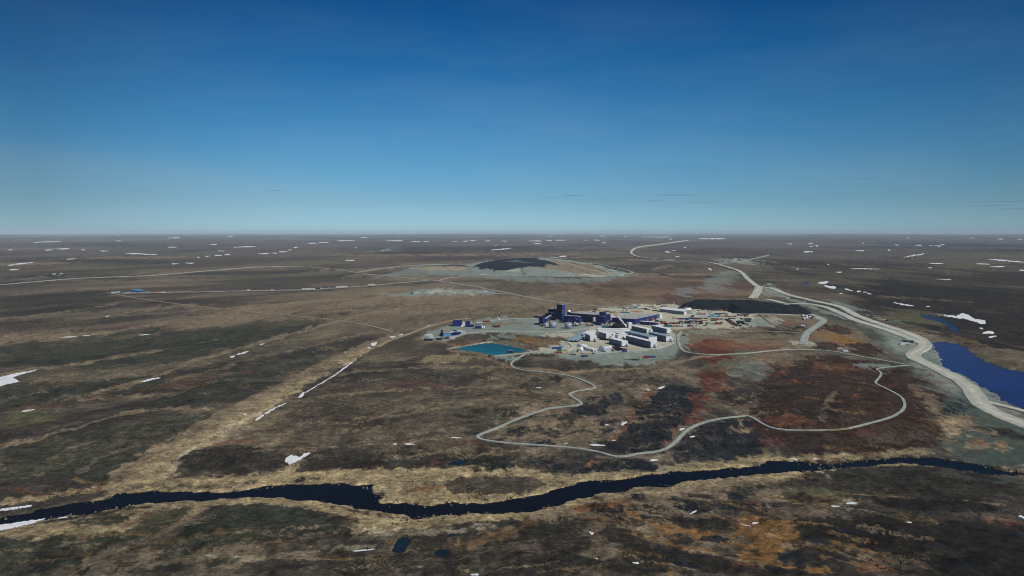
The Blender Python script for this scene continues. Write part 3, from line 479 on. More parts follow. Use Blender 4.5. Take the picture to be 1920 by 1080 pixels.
NEAR = [(283,712,42,4.5,-.2,'lone white snow bar on the tan band left of the valley'),(436,669,11,5,-.2,'small round snow patch beside the pointed one on the tan slope'),(455,662,26,4,-.28,'pointed snow streak on the tan slope left of the valley'),(491,646,13,2.5,-.35,'thin snow streak uphill of the two patches on the tan slope'),
 (52,770,28,3.5,-.15,'grey snow streak on dark heath below the large left snowdrift'),(128,632,36,2.4,-.05,'long thin snow line in the tan hollow at far left'),(168,629,30,1.6,-.08,'faint snow line right of the longer one in the tan hollow'),(270,628,28,1.6,-.06,'thin pale snow line in the middle of the left plain'),(202,593,10,2,-.15,'tiny snow patch on the streaked plain below the blue outpost'),
 (118,971,22,2.2,-.15,'snow scrap at the right tip of the near river bank drift'),(460,777,8,3,0,'snow scrap on the valley floor gravel'),(701,645,13,8,-.2,'bright snow patch at the head of the valley creek'),(692,652,6,3,0,'little snow scrap just below the creek head patch'),(736,632,13,3,-.1,'wide snow patch by the dirt track above the creek head'),(752,628,11,2.4,-.1,'second snow patch by the dirt track nearest the blue buildings'),(803,611,9,1.8,-.3,'snow scrap on the slope left of the blue workshops'),
 (768,833,22,3.2,.03,'snow streak in the hollow left of the track hairpin'),(740,833,9,3,0,'small snow spot at the left end of the hollow'),(855,821,22,2,.05,'thin snow line just left of the track hairpin'),(1120,835,32,4,.03,'snow strip beside the track below the black knoll'),(1151,826,9,2,-.1,'snow spot above the strip by the black knoll'),(1170,794,12,7,-.4,'bright snow patch on the left flank of the black knoll'),(1138,797,9,3,.1,'faint snow spot left of the black knoll'),
 (1240,727,14,5,-.3,'snow patch on the top edge of the black knoll'),(1215,731,8,2.6,.2,'snow spot left of the knoll top'),(1278,805,12,5,-.35,'snow patch beside the track right of the black knoll'),(1298,819,12,2.6,-.15,'snow scrap below the track bend right of the black knoll'),(1226,863,17,5,-.05,'snow patch between the track and the river'),(1488,861,16,3,.2,'snow patch on the river bank where the water narrows'),(1529,861,11,2.2,-.1,'snow scrap on the river bank right of the narrows'),
 (1061,832,7,2,0,'snow speck above the track'),(1010,727,11,1.8,0,'snow line between the loops of the winding track'),(682,1032,46,2.6,-.1,'pale snow streak left of the dark pond'),(1109,1000,9,7,.3,'snow spot in the orange fen edge'),(1118,1048,9,3,.1,'snow spot by the rust coloured gully'),(1192,1056,14,3.4,.1,'snow scrap on the dark heath near the bottom edge'),(1300,961,15,4,-.5,'slanted snow patch on dark heath below the river'),
 (1416,981,15,4,-.15,'snow spot on the orange fen'),(1398,985,20,2,.25,'thin snow line on the orange fen'),(1597,944,24,4.5,-.05,'upper snow patch at the pale spring below the river'),(1566,950,18,3.4,.1,'lower snow patch at the pale spring below the river'),(890,1078,18,5,0,'snow patch cut by the bottom edge'),(1705,980,11,3,.1,'snow spot on the dark moor at lower right'),(1916,970,14,5,.3,'snow spot at the right edge below the river'),
 (1694,571,42,3.4,.17,'snow strip on the dark moor beyond the haul road'),(1740,575,8,2,0,'snow spot beyond the strip on the dark moor'),(1853,624,25,8,-.02,'rounded snow patch on the slope above the blue lake'),(1861,631.5,18,3.5,-.15,'thin snow patch just under the rounded one above the lake'),(1840,616,8,3,.2,'snow scrap between the snow field and the rounded patch'),
 (1543,530,22,6,-.1,'upper of two snow patches in the valley beyond the haul road'),(1556,538,26,7,.15,'lower of two snow patches in the valley beyond the haul road'),(1591,543.5,18,2.8,.22,'curved snow streak right of the two valley patches'),(1610,546.5,8,4,0,'bright snow dot right of the curved streak'),(1622,548,10,1.8,0,'flat snow dash right of the bright dot'),(1630,551,9,2,.15,'last snow dash in the row beyond the valley'),(1577,551,7,2,0,'grey snow dot below the curved streak'),
 (1331,505,9,4,.3,'snow patch below the bend of the far haul road'),(1252,473,12,3,.1,'snow patch inside the far road loop'),(1055,481,16,2.4,-.1,'snow patch behind the waste rock hill'),(940,467.5,42,1.8,-.1,'long bright snow streak beyond the waste rock hill'),(38,495,54,2.6,-.12,'long snow streak far off at the left edge'),(27,505.5,22,2,-.08,'short snow streak under the long one at far left'),(265,476.5,66,2.0,.045,'long snow streak on the far left plain'),(1335,447.8,57,2.0,0,'long bright snow bar close under the horizon'),(1715,479,42,2,-.16,'rising snow streak on the far right plain'),(1885,489,76,2.6,.08,'long snow bar at the far right edge'),(1622,504.3,60,1.6,.01,'straight snow line under the dark far ridge')]
for a in NEAR: plan_snow(streak(a[0], a[1], a[2]*.92, a[3]*.72, a[4]), a[5], jit=.06)
FAR = [('left', [(88,454,58,1.5,-.03),(91,469,18,1.4,-.05),(117,467,29,1.8,-.03),(20,469,10,1.3,0),(156,469,9,1.3,0),(196,471,20,1.6,.03),(133,486,18,1.6,-.05),(325,446.4,27,1.8,-.05),(322,464,20,1.4,0),(328,495,16,1.6,-.03),(355,493.5,20,1.8,0),(372,483,7,1.4,0),(389,481,10,1.8,-.2),(409,479.3,16,1.9,-.06),(426,477.6,12,1.9,-.12),(458,463.3,46,1.6,-.03),(400,459,16,1.5,0),(431,443.4,13,1.5,0),(414,471,14,1.4,0),(222,441.5,8,1.2,0),(222,452,10,1.2,0)]),
 ('centre', [(586,456.5,18,1.8,-.03),(607,455,20,1.8,-.04),(648,451.6,38,1.6,-.02),(681,445.6,14,1.4,0),(740,451.6,34,1.6,.01),(779,453.5,22,1.2,0),(799,453.2,11,1.2,0),(872,452.7,12,1.6,-.1),(886,451.4,12,1.3,0),(914,452,12,1.5,-.08),(945,452.3,11,1.3,0),(494,476,23,1.8,-.03),(514,475,11,1.7,0),(530,472.5,19,1.6,0),(543,469,8,1.4,-.1),(555,464,10,1.4,-.2),(656,488.4,20,2.2,-.03),(667,465,5,1.3,0),(852,453,10,1.2,0),(930,460.5,5,1.3,0)]),
 ('middle right', [(1003,452.2,29,1.8,0),(1029,451.3,13,1.6,0),(1050,451,20,1.8,0),(1007,457,15,1.4,0),(1097,450.7,8,1.2,0),(1119,450.6,12,1.4,0),(1130,443,11,1.4,-.1),(1030,443.2,10,1.2,0),(1172,444.2,7,1.3,0),(1230,445,60,1.1,0),(1257,448.7,6,1.6,0),(1263,470,9,1.3,0),(1284,464.5,5,1.5,0),(1270,481.5,9,1.3,0),(1132,455.5,7,1.2,0)]),
 ('right', [(1515,472.5,20,2.6,-.04),(1531,461.5,7,2.2,0),(1521,463,8,1.2,0),(1518,456.5,14,1.2,0),(1612,470.5,19,1.9,0),(1667,469.2,6,1.7,0),(1681,459.5,9,1.4,.1),(1722,460.3,13,1.8,0),(1745,460.5,6,1.4,0),(1757,461.5,16,1.6,.02),(1767,459,8,1.4,0),(1755,494.2,30,1.7,0),(1744,502.5,8,1.8,0),(1843,495.2,28,1.7,.02),(1870,500.2,30,1.7,0),(1915,507,11,2.4,0),(1553,496,4,2,0),(1495,505,5,2,0),(1573,510.5,12,2.4,0),(1770,524,30,1.0,.02),(1480,457.8,10,1.2,0),(1618,456.3,5,1.3,0),(1702,446.4,7,1.3,0),(1822,447,14,1.2,0),(1875,448.5,14,1.2,0),(1912,449,10,1.2,0)])]
for nm, L in FAR:
    for a in L:
        lb = '%s distant snow streak on the %s of the plain, %s' % ('long' if a[2] > 24 else ('short' if a[2] > 12 else 'tiny'), nm, 'just under the horizon' if a[1] < 450 else ('in the far distance' if a[1] < 462 else ('farther from the horizon' if a[1] < 480 else 'nearest of the far ones')))
        plan_snow(streak(a[0], a[1], a[2]*.92, a[3]*.7, a[4]), lb, 'distant snow streaks on the %s' % nm)
# ------------------------------------------------------------------ ground sheet
TD = 1.6/FPX
th = np.arctan(np.arange(-.73, .73, TD)); lim = th[-1]
th = np.concatenate([th, np.linspace(lim, 2*np.pi-lim, 74)[1:-1]])
vv = [1200.]
while vv[-1] > 439.9: vv.append(vv[-1]-(1.6 if vv[-1] > 560 else (1.1 if vv[-1] > 470 else .6)))
rr = np.array([20, 60, 110, 160, 200, 235, 265]+[CAM_H*FPX/(v-EYE_V) for v in vv if v > EYE_V+3.5]+[64000.])
rr = np.unique(rr[rr < 64001]); rr.sort()
TH, RR = np.meshgrid(th, rr); GXv = (RR*np.sin(TH)).ravel(); GYv = (RR*np.cos(TH)).ravel()
nr, nc = RR.shape
Z = hfun(GXv, GYv); dist = np.sqrt(GXv**2+GYv**2); dep = 1.5*dist*dist/(CAM_H*FPX)+.4
mic = np.zeros_like(Z)
for wl, am in ((48, 1.3), (22, 1.0), (10, .6), (5, .32), (2.6, .16)): mic += am*((.5-np.abs(perlin(GXv/wl, GYv/wl, int(wl)+300)))*1.4 if wl > 8 else perlin(GXv/wl, GYv/wl, int(wl)+300))*sst(.8, 2.5, wl/dep)
keep = sst(1.0, 1.4, np.sqrt(((GXv-80)/330)**2+((GYv-1200)/170)**2))
for name_, pts_, w_, mat_, w2_ in ROADS:
    px_, py_, _ = G([p[0] for p in smooth_line(pts_, 1)], [p[1] for p in smooth_line(pts_, 1)])
    if np.hypot(px_, py_).min() > 1900: continue
    m_ = w_/2+14; b = np.nonzero((GXv > px_.min()-m_) & (GXv < px_.max()+m_) & (GYv > py_.min()-m_) & (GYv < min(py_.max(), 2200)+m_))[0]
    d = sdseg(GXv[b], GYv[b], list(zip(px_, py_))); keep[b] *= sst(w_/2+1.5, w_/2+11, d)*.95+.05
for pts_, _l, _g, _j in SNOW:
    px_, py_, _ = G([p[0] for p in pts_], [p[1] for p in pts_])
    if np.hypot(px_, py_).min() > 1900: continue
    m_ = 9; b = np.nonzero((GXv > px_.min()-m_) & (GXv < px_.max()+m_) & (GYv > py_.min()-m_) & (GYv < py_.max()+m_))[0]
    if len(b): d = sdpoly(GXv[b], GYv[b], list(zip(px_, py_))); keep[b] *= sst(0, 6, d)*.95+.05
carve = np.zeros_like(Z)
for k, P in WATERS.items():
    xs = [p[0] for p in P]; ys = [p[1] for p in P]; m = 40
    b = np.nonzero((GXv > min(xs)-m) & (GXv < max(xs)+m) & (GYv > min(ys)-m) & (GYv < max(ys)+m))[0]
    X, Y = GXv[b], GYv[b]; sc = {'river': 1.0, 'lake': 1.2, 'turq': .15, 'inlet': 1.0}.get(k, .4)
    wx = (perlin(X/16, Y/16, 500)*4+perlin(X/6, Y/6, 502)*1.5+perlin(X/2.6, Y/2.6, 504)*.5)*sc
    wy = (perlin(X/16, Y/16, 505)*5+perlin(X/6, Y/6, 507)*2+perlin(X/2.6, Y/2.6, 509)*.8)*sc
    d = sdpoly(X+wx, Y+wy, P); soft = 1.6 if k != 'lake' else 3
    keep[b] *= sst(-2, 22, d)*.9+.1; carve[b] = np.maximum(carve[b], 1-sst(-soft, soft*.6, d))
Z = Z+mic*keep
WL = -0.55
Z = Z*(1-carve)+(-2.4)*carve
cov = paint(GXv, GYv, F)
V = np.stack([GXv, GYv, Z], 1); V = np.vstack([V, [[0, 0, 0]]]); cov = np.vstack([cov, cov[:1]])
i, j = np.meshgrid(np.arange(nr-1), np.arange(nc), indexing='ij'); j2 = (j+1) % nc
Q = np.stack([i*nc+j, i*nc+j2, (i+1)*nc+j2, (i+1)*nc+j], -1).reshape(-1, 4)[:, ::-1]
g = mesh_np('ground', V[:-1], Q, MG, cov[:-1]); structure(g)
cap = np.array([[nr*nc, k, (k+1) % nc] for k in range(nc)]); 
# the small cap below the camera belongs to the same sheet
import bmesh
bm = bmesh.new(); bm.from_mesh(g.data); bm.verts.ensure_lookup_table()
bm.faces.new([bm.verts[k] for k in range(nc)]); bm.to_mesh(g.data); bm.free()
# ------------------------------------------------------------------ water
def flat(name, P, grow, z, mat):
    cx = sum(p[0] for p in P)/len(P); cy = sum(p[1] for p in P)/len(P); n = len(P); outp = []
    area = sum(P[i][0]*P[(i+1) % n][1]-P[(i+1) % n][0]*P[i][1] for i in range(n)); sgn = 1 if area > 0 else -1
    for i in range(n):
        ax, ay = P[i-1]; bx, by = P[(i+1) % n]; dx, dy = bx-ax, by-ay; L = math.hypot(dx, dy)+1e-9
        outp.append((P[i][0]+sgn*dy/L*grow, P[i][1]-sgn*dx/L*grow))
    me = bpy.data.meshes.new(name); b = bmesh.new(); vs = [b.verts.new((x, y, z)) for x, y in outp]
    es = [b.edges.new((vs[i], vs[(i+1) % n])) for i in range(n)]
    bmesh.ops.triangle_fill(b, use_beauty=True, edges=es); 
    for f_ in b.faces:
        if f_.normal.z < 0: f_.normal_flip()
    b.to_mesh(me); b.free(); me.materials.append(mat); return structure(link(bpy.data.objects.new(name, me)))
MRIV = water_mat('river_water', (11, 12, 16), .16, .5, .35, .045); MLAKE = water_mat('lake_water', (17, 24, 88), .22, .7, .5, .08); MTURQ = water_mat('settling_pond_water', (0, 88, 104), .35, .2); MSTR = water_mat('stream_water', (22, 32, 66), .3, .4, .5, .08); MPOND = water_mat('tundra_pond_water', (22, 38, 46), .1, .2)
flat('river', WATERS['river'], 9, WL, MRIV); flat('lake', WATERS['lake'], 14, WL, MLAKE); flat('settling_pond', WATERS['turq'], 10, WL, MTURQ); flat('stream', WATERS['inlet'], 8, WL, MSTR)
for k in ('p1', 'p2', 'p3', 'p4', 'p5'): flat('pond', WATERS[k], 3, WL, MPOND if k != 'p5' else MSTR)
# ------------------------------------------------------------------ mounds of rock
def mound(name, top, h, run, feats, base, cell, rough=1.0, mat=MROCK):
    P = pl(top, h); xs = [p[0] for p in P]; ys = [p[1] for p in P]; m = run*1.6+10
    nx = max(8, min(320, int((max(xs)-min(xs)+2*m)/cell))); ny = max(8, min(320, int((max(ys)-min(ys)+2*m)/cell)))
    X, Y = np.meshgrid(np.linspace(min(xs)-m, max(xs)+m, nx), np.linspace(min(ys)-m, max(ys)+m, ny)); X = X.ravel(); Y = Y.ravel()
    d = sdpoly(X+perlin(X/(run*2), Y/(run*2), 5)*run*.5, Y+perlin(X/(run*2), Y/(run*2), 6)*run*.5, P)
    t = np.clip(1-(d/run), 0, 1); z = h*t+(perlin(X/(run*1.5), Y/(run*1.5), 7)*h*.12+perlin(X/(run*.5), Y/(run*.5), 9)*h*.06)*rough*np.clip(t*2, 0, 1)
    z = z+hfun(X, Y)-1.2*(t <= 0); c = paint(X, Y, feats, h, base)
    i, j = np.meshgrid(np.arange(ny-1), np.arange(nx-1), indexing='ij'); Q = np.stack([i*nx+j, i*nx+j+1, (i+1)*nx+j+1, (i+1)*nx+j], -1).reshape(-1, 4)
    ok = (t[Q] > 0).any(1)
    used = np.unique(Q[ok]); remap = np.full(len(X), -1); remap[used] = np.arange(len(used))
    return mesh_np(name, np.stack([X, Y, z], 1)[used], remap[Q[ok]], mat, c[used])
FS = F; F = []
poly('tan', .8, [(1000,502),(1035,488),(1090,492),(1122,501),(1148,511),(1095,514),(1060,508)], 2, 2)
poly('char', 1.0, [(890,496),(930,488),(975,483),(1003,485),(1032,490),(1047,495),(1020,499),(985,500.5),(955,505),(925,506),(900,502)], 1.0, 2)
line('black', .8, 3, [(900,495),(940,497),(985,495)], 1, 2); line('gg', .45, 1.6, [(950,490),(1000,492)], 1, 2); line('pale', .7, 2.5, [(948,508),(975,506)], 1, 1); line('brd', .8, 3, [(978,503),(982,513)], 1, 1)
line('org', .8, 3.4, [(1045,498),(1080,511)], 1, 1); line('straw', .9, 1.8, [(1058,491),(1100,503),(1140,513)], .8, .6); line('dk', .9, 1.8, [(1070,492),(1108,501),(1135,509)], .8, .6)
line('straw', .9, 1.4, [(1082,492),(1120,500),(1144,510)], .8, .6); line('brd', .9, 2, [(1058,496),(1105,511)], .8, .6); line('dk', .8, 1.6, [(1098,495),(1130,503),(1150,511)], .8, .6); line('pale', .7, 2, [(1088,513),(1135,514)], 1, 1)
o = mound('waste_rock_hill', [(893,494),(930,489),(980,484.5),(1010,484),(1050,487),(1090,492),(1122,501),(1148,510),(1100,513),(1040,513),(990,512),(945,511),(915,504)], 7, 60, F, 'gg', 8, .3); structure(o)
F = []
o = mound('rock_stockpile', [(1290,567),(1312,561),(1370,562),(1440,566),(1500,572.5),(1505,576),(1480,577),(1385,575.5),(1372,569),(1300,568)], 11.5, 16, F, 'char', 2.4, 1.0)
tag(o, 'long black rock bank behind the crowded equipment yard', 'rock stockpile')
# ------------------------------------------------------------------ roads
MROAD = pmat('pale_gravel_road', (163, 162, 148), .95, .16, .08, spec=.1); MTRK = pmat('grey_gravel_track', (132, 136, 126), .95, .2, .12, spec=.1); MFAR = pmat('dusty_gravel_track', (108, 107, 98), .95, .2, .05, spec=.1); MDIRT = pmat('brown_dirt_track', (124, 110, 90), .95, .2, .12, spec=.1)
MROADG = ground_mat('gravel_surface', .5); RCOL = {'pale_gravel_road': ((196,195,176), (140,148,138)), 'grey_gravel_track': ((166,172,160), (120,126,116)), 'dusty_gravel_track': ((158,156,140), (118,114,102)), 'brown_dirt_track': ((160,142,116), (112,100,82))}
def road(name, pts, w, mat=None, w2=None, lift=.45):
    mat = globals()[mat]; pts = smooth_line(pts); x, y, z = G([p[0] for p in pts], [p[1] for p in pts]); P = np.stack([x, y], 1)
    # resample along the ground
    seg = np.sqrt(((P[1:]-P[:-1])**2).sum(1)); s = np.concatenate([[0], np.cumsum(seg)]); Dm = np.sqrt((P**2).sum(1)).mean(); st = max(4.0, Dm/120)
    n = max(3, int(s[-1]/st)); t = np.linspace(0, s[-1], n); X = np.interp(t, s, P[:, 0]); Y = np.interp(t, s, P[:, 1])
    tx = np.gradient(X); ty = np.gradient(Y); L = np.sqrt(tx*tx+ty*ty)+1e-9; nx, ny = -ty/L, tx/L
    ww = np.interp(t, [0, s[-1]], [w, w2 or w])/2*(1+.13*perlin(t/25, t*0, 31)+.07*perlin(t/7, t*0, 33)); D = np.sqrt(X*X+Y*Y); lf = lift+D*.00022+np.maximum(0, D-2500)*.0012
    rows = []
    for k, dz in ((-1.25, -1.0), (-1.0, 0), (-.5, .06), (0, .1), (.5, .06), (1.0, 0), (1.25, -1.0)):
        a = X+nx*ww*k; b = Y+ny*ww*k; rows.append(np.stack([a, b, hfun(X, Y)+lf+dz*(1 if dz > -.5 else 1+lf)], 1))
    m = len(rows); V = np.stack(rows, 1).reshape(-1, 3); i, j = np.meshgrid(np.arange(n-1), np.arange(m-1), indexing='ij')
    Q = np.stack([i*m+j, (i+1)*m+j, (i+1)*m+j+1, i*m+j+1], -1).reshape(-1, 4)[:, ::-1]
    mid, sh = RCOL[mat.name]; jj = np.tile(np.arange(m), n); ii = np.repeat(t, m); vx, vy = V[:, 0], V[:, 1]
    edge = np.abs(jj-3)/3.0; rut = 1-.16*np.exp(-((edge-.33)/.2)**2)+.12*perlin(ii/60, jj*.8, 71)+.08*perlin(ii/14, jj*1.3, 73); e = np.clip(edge*1.15-.35+.5*perlin(ii/30, jj*2.0, 75), 0, 1)[:, None]
    cc = np.concatenate([(lin(mid)*(1-e)+lin(sh)*e)*rut[:, None], np.full((len(V), 1), .3)], 1)
    o = mesh_np(name, V, Q, MROADG, cc, smooth=False); structure(o); return o
for a in ROADS: road(*a)
# ------------------------------------------------------------------ snow
MSNOW = pmat('old_snow', (228, 229, 228), .85, .22, .12, spec=.2)
def snow(pts, label, group=None, jit=.12):
    q = np.array(list(pts)+[pts[0]], float); sg = np.sqrt(((q[1:]-q[:-1])**2).sum(1)); cs = np.concatenate([[0], np.cumsum(sg)]); n = int(min(110, max(26, cs[-1]/1.1)))
    tt = np.linspace(0, cs[-1], n, endpoint=False); X = np.interp(tt, cs, q[:, 0]); Y = np.interp(tt, cs, q[:, 1]); sd_ = q[0, 0]*.37+q[0, 1]*.61
    thick = max(1.0, min(9.0, np.ptp(q[:, 1]))); a_ = np.arange(n)
    X = X+(perlin(X/3.0+sd_, Y/1.6, 61)*1.0+perlin(X/1.2+sd_, Y/.7, 62)*.4)*min(1.4, thick*.22); Y = Y+(perlin(X/5+sd_, Y/4+7.7, 63)+.4*perlin(X/2+sd_, Y/2, 64))*thick*.16
    pts = list(zip(X, Y)); n = len(pts); cx = float(X.mean()); cy = float(Y.mean())
    x, y, z = G([p[0] for p in pts], [p[1] for p in pts]); D = float(np.hypot(x, y).mean()); lf = .22+D*.00008+max(0, D-2500)*.0004
    X0, Y0, Z0 = G(np.array([cx]), np.array([cy])); off = (float(X0[0]), float(Y0[0]))
    me = bpy.data.meshes.new('snow_patch'); b = bmesh.new()
    vt = [b.verts.new((x[i]-off[0], y[i]-off[1], z[i]+lf)) for i in range(n)]; vb = [b.verts.new((x[i]-off[0], y[i]-off[1], z[i]-.2)) for i in range(n)]
    es = [b.edges.new((vt[i], vt[(i+1) % n])) for i in range(n)]; bmesh.ops.triangle_fill(b, use_beauty=True, edges=es)
    for i in range(n):
        try: b.faces.new((vt[i], vb[i], vb[(i+1) % n], vt[(i+1) % n]))
        except ValueError: pass
    bmesh.ops.recalc_face_normals(b, faces=b.faces); b.to_mesh(me); b.free(); me.materials.append(MSNOW)
    o = link(bpy.data.objects.new('snow_patch', me)); o.location = (off[0], off[1], 0); tag(o, label, 'snow patch', group or 'snow patches left on the tundra'); return o
for a in SNOW: snow(*a)
#@@OBJECTS
# ------------------------------------------------------------------ haze
class MB:
    def __init__(s): s.v = []; s.f = []
    def hexa(s, P):
        k = len(s.v); s.v += [tuple(p) for p in P]
        s.f += [tuple(k+i for i in q) for q in ((3,2,1,0),(4,5,6,7),(0,1,5,4),(1,2,6,5),(2,3,7,6),(3,0,4,7))]; return s
    def box(s, x0, x1, y0, y1, z0, z1, t=0.0):
        return s.hexa([(x0,y0,z0),(x1,y0,z0),(x1,y1,z0),(x0,y1,z0),(x0+t,y0+t,z1),(x1-t,y0+t,z1),(x1-t,y1-t,z1),(x0+t,y1-t,z1)])
    def cyl(s, cx, cy, z0, z1, r0, r1=None, n=16, cap=True):
        r1 = r0 if r1 is None else r1; k = len(s.v)
        for i in range(n): a = 2*math.pi*i/n; s.v += [(cx+r0*math.cos(a), cy+r0*math.sin(a), z0), (cx+r1*math.cos(a), cy+r1*math.sin(a), z1)]
        for i in range(n): j = (i+1) % n; s.f.append((k+2*i, k+2*j, k+2*j+1, k+2*i+1))
        if cap: s.f.append(tuple(k+2*i+1 for i in range(n))); s.f.append(tuple(k+2*i for i in reversed(range(n))))
        return s
    def dome(s, cx, cy, z0, r, hgt=None, n=16, m=6):
        hgt = hgt or r; k = len(s.v)
        for j in range(m):
            e = math.pi/2*j/m
            for i in range(n): a = 2*math.pi*i/n; s.v.append((cx+r*math.cos(e)*math.cos(a), cy+r*math.cos(e)*math.sin(a), z0+hgt*math.sin(e)))
        s.v.append((cx, cy, z0+hgt)); t = len(s.v)-1
        for j in range(m-1):
            for i in range(n): q = (i+1) % n; s.f.append((k+j*n+i, k+j*n+q, k+(j+1)*n+q, k+(j+1)*n+i))
        for i in range(n): s.f.append((k+(m-1)*n+i, k+(m-1)*n+(i+1) % n, t))
        s.f.append(tuple(k+i for i in reversed(range(n)))); return s
    def prism(s, prof, y0, y1):
        """outline in x,z swept along y"""
        k = len(s.v); n = len(prof)
        for x, z in prof: s.v += [(x, y0, z), (x, y1, z)]
        for i in range(n): j = (i+1) % n; s.f.append((k+2*i, k+2*i+1, k+2*j+1, k+2*j))
        s.f.append(tuple(k+2*i for i in range(n))); s.f.append(tuple(k+2*i+1 for i in reversed(range(n)))); return s
    def wheel(s, x, y, z, r, w, n=12):
        k = len(s.v)
        for i in range(n): a = 2*math.pi*i/n; s.v += [(x+r*math.cos(a), y-w/2, z+r*math.sin(a)), (x+r*math.cos(a), y+w/2, z+r*math.sin(a))]
        for i in range(n): j = (i+1) % n; s.f.append((k+2*i, k+2*i+1, k+2*j+1, k+2*j))
        s.f.append(tuple(k+2*i for i in range(n))); s.f.append(tuple(k+2*i+1 for i in reversed(range(n)))); return s
    def bar(s, a, b, w, h=None):
        a = Vector(a); b = Vector(b); h = h or w; d = (b-a).normalized(); up = Vector((0, 0, 1))
        if abs(d.z) > .95: up = Vector((1, 0, 0))
        r = d.cross(up).normalized()*w/2; u = r.cross(d).normalized()*h/2
        return s.hexa([a-r-u, a+r-u, b+r-u, b-r-u, a-r+u, a+r+u, b+r+u, b-r+u])
    def build(s, name, mat, parent=None, smooth=False):
        me = bpy.data.meshes.new(name); me.from_pydata(s.v, [], s.f); b = bmesh.new(); b.from_mesh(me); bmesh.ops.recalc_face_normals(b, faces=b.faces); b.to_mesh(me); b.free()
        if smooth:
            for p in me.polygons: p.use_smooth = len(p.vertices) == 4
        me.materials.append(mat); return link(bpy.data.objects.new(name, me), parent)
def thing(name, label, cat, loc, ang=0.0, group=None):
    o = bpy.data.objects.new(name, None); COL.objects.link(o); o.location = loc; o.rotation_euler = (0, 0, R(ang)); o.empty_display_size = 1; return tag(o, label, cat, group)
def copytree(o, loc, ang, label=None, group=None):
    c = o.copy(); COL.objects.link(c); c.location = loc; c.rotation_euler = (0, 0, R(ang))
    if label: c['label'] = label
    if group: c['group'] = group
    def rec(a, b):
        for ch in a.children:
            if ch.name.startswith('\0'): continue
            d = ch.copy(); COL.objects.link(d); d.parent = b; rec(ch, d)
    rec(o, c); return c
mt = dict(tblue=pmat('tower_sunlit_blue', (24,62,132), .55, .1, .3, rib=3.0),
 blue=pmat('blue_cladding', (18,35,112), .55, .10, .3, rib=3.0), navy=pmat('navy_cladding', (22,29,84), .55, .12, .3, rib=3.0), dark=pmat('dark_tower_cladding', (22,26,58), .6, .15, .3, rib=3.0),
 roof=pmat('pale_grey_roof', (165,165,158), .7, .10, .15), white=pmat('white_panel', (226,226,222), .5, .05, .4, rib=2.0), wroof=pmat('white_roof', (228,228,224), .6, .05, .2),
 grey=pmat('grey_roof_membrane', (130,152,164), .6, .10, .2), dorm=pmat('shade_tinted_panel', (98,116,140), .5, .08, .5, rib=2.5), steel=pmat('galvanised_steel', (150,156,156), .5, .12, .4, metal=.3), tank=pmat('grey_tank_paint', (142,152,160), .5, .08, .3),  # dorm: panel colour lowered to how the long walls look in shade
 black=pmat('black_rubber', (24,24,26), .8, .2, 1.0), glass=pmat('dark_window_glass', (30,38,50), .15, .2, 1.0, spec=.8), frame=pmat('white_trim', (215,215,210), .5, .05, 1.0), wood=pmat('grey_timber', (120,104,84), .9, .25, .8), dwood=pmat('dark_pipe_stack', (52,50,50), .8, .3, .8),
 orange=pmat('orange_paint', (190,116,58), .5, .15, .5), red=pmat('red_paint', (146,50,44), .5, .15, .5, rib=3.0), rblue=pmat('container_blue', (44,78,138), .5, .15, .5, rib=3.0), teal=pmat('container_teal', (40,110,130), .5, .15, .5, rib=3.0), cgrey=pmat('container_grey', (140,146,148), .5, .15, .5, rib=3.0),
 cwhite=pmat('container_white', (220,220,215), .5, .08, .5, rib=3.0), maroon=pmat('container_maroon', (98,36,40), .6, .15, .5, rib=3.0), green=pmat('container_green', (44,120,84), .5, .15, .5, rib=3.0), cdark=pmat('container_dark', (38,42,50), .6, .15, .5, rib=3.0), tan=pmat('container_tan', (190,166,130), .6, .1, .5, rib=3.0),
 lblue=pmat('light_blue_sheeting', (96,160,200), .5, .08, .3, rib=2.0), fabric=pmat('white_tent_fabric', (232,232,230), .6, .05, .2), yellow=pmat('machine_yellow', (190,140,40), .5, .15, .5), pink=pmat('faded_red_paint', (186,110,108), .6, .12, .5, rib=3.0))
def windows(root, n_row, n_col, W, L, z0, dz, face='x', y0=1.5, sz=(1.1, 1.1)):
    for r in range(n_row):
        for c in range(n_col):
            m = MB(); p = MB(); z = z0+r*dz
            if face == 'x': y = y0+(L-2*y0)*(c+.5)/n_col; m.box(-.06, .02, y-sz[0]/2, y+sz[0]/2, z, z+sz[1]); p.box(-.09, -.05, y-sz[0]/2+.12, y+sz[0]/2-.12, z+.12, z+sz[1]-.12)
            else: x = W*(c+.5)/n_col; m.box(x-sz[0]/2, x+sz[0]/2, -.06, .02, z, z+sz[1]); p.box(x-sz[0]/2+.12, x+sz[0]/2-.12, -.09, -.05, z+.12, z+sz[1]-.12)
            o = m.build('window', mt['frame'], root); p.build('pane', mt['glass'], o)
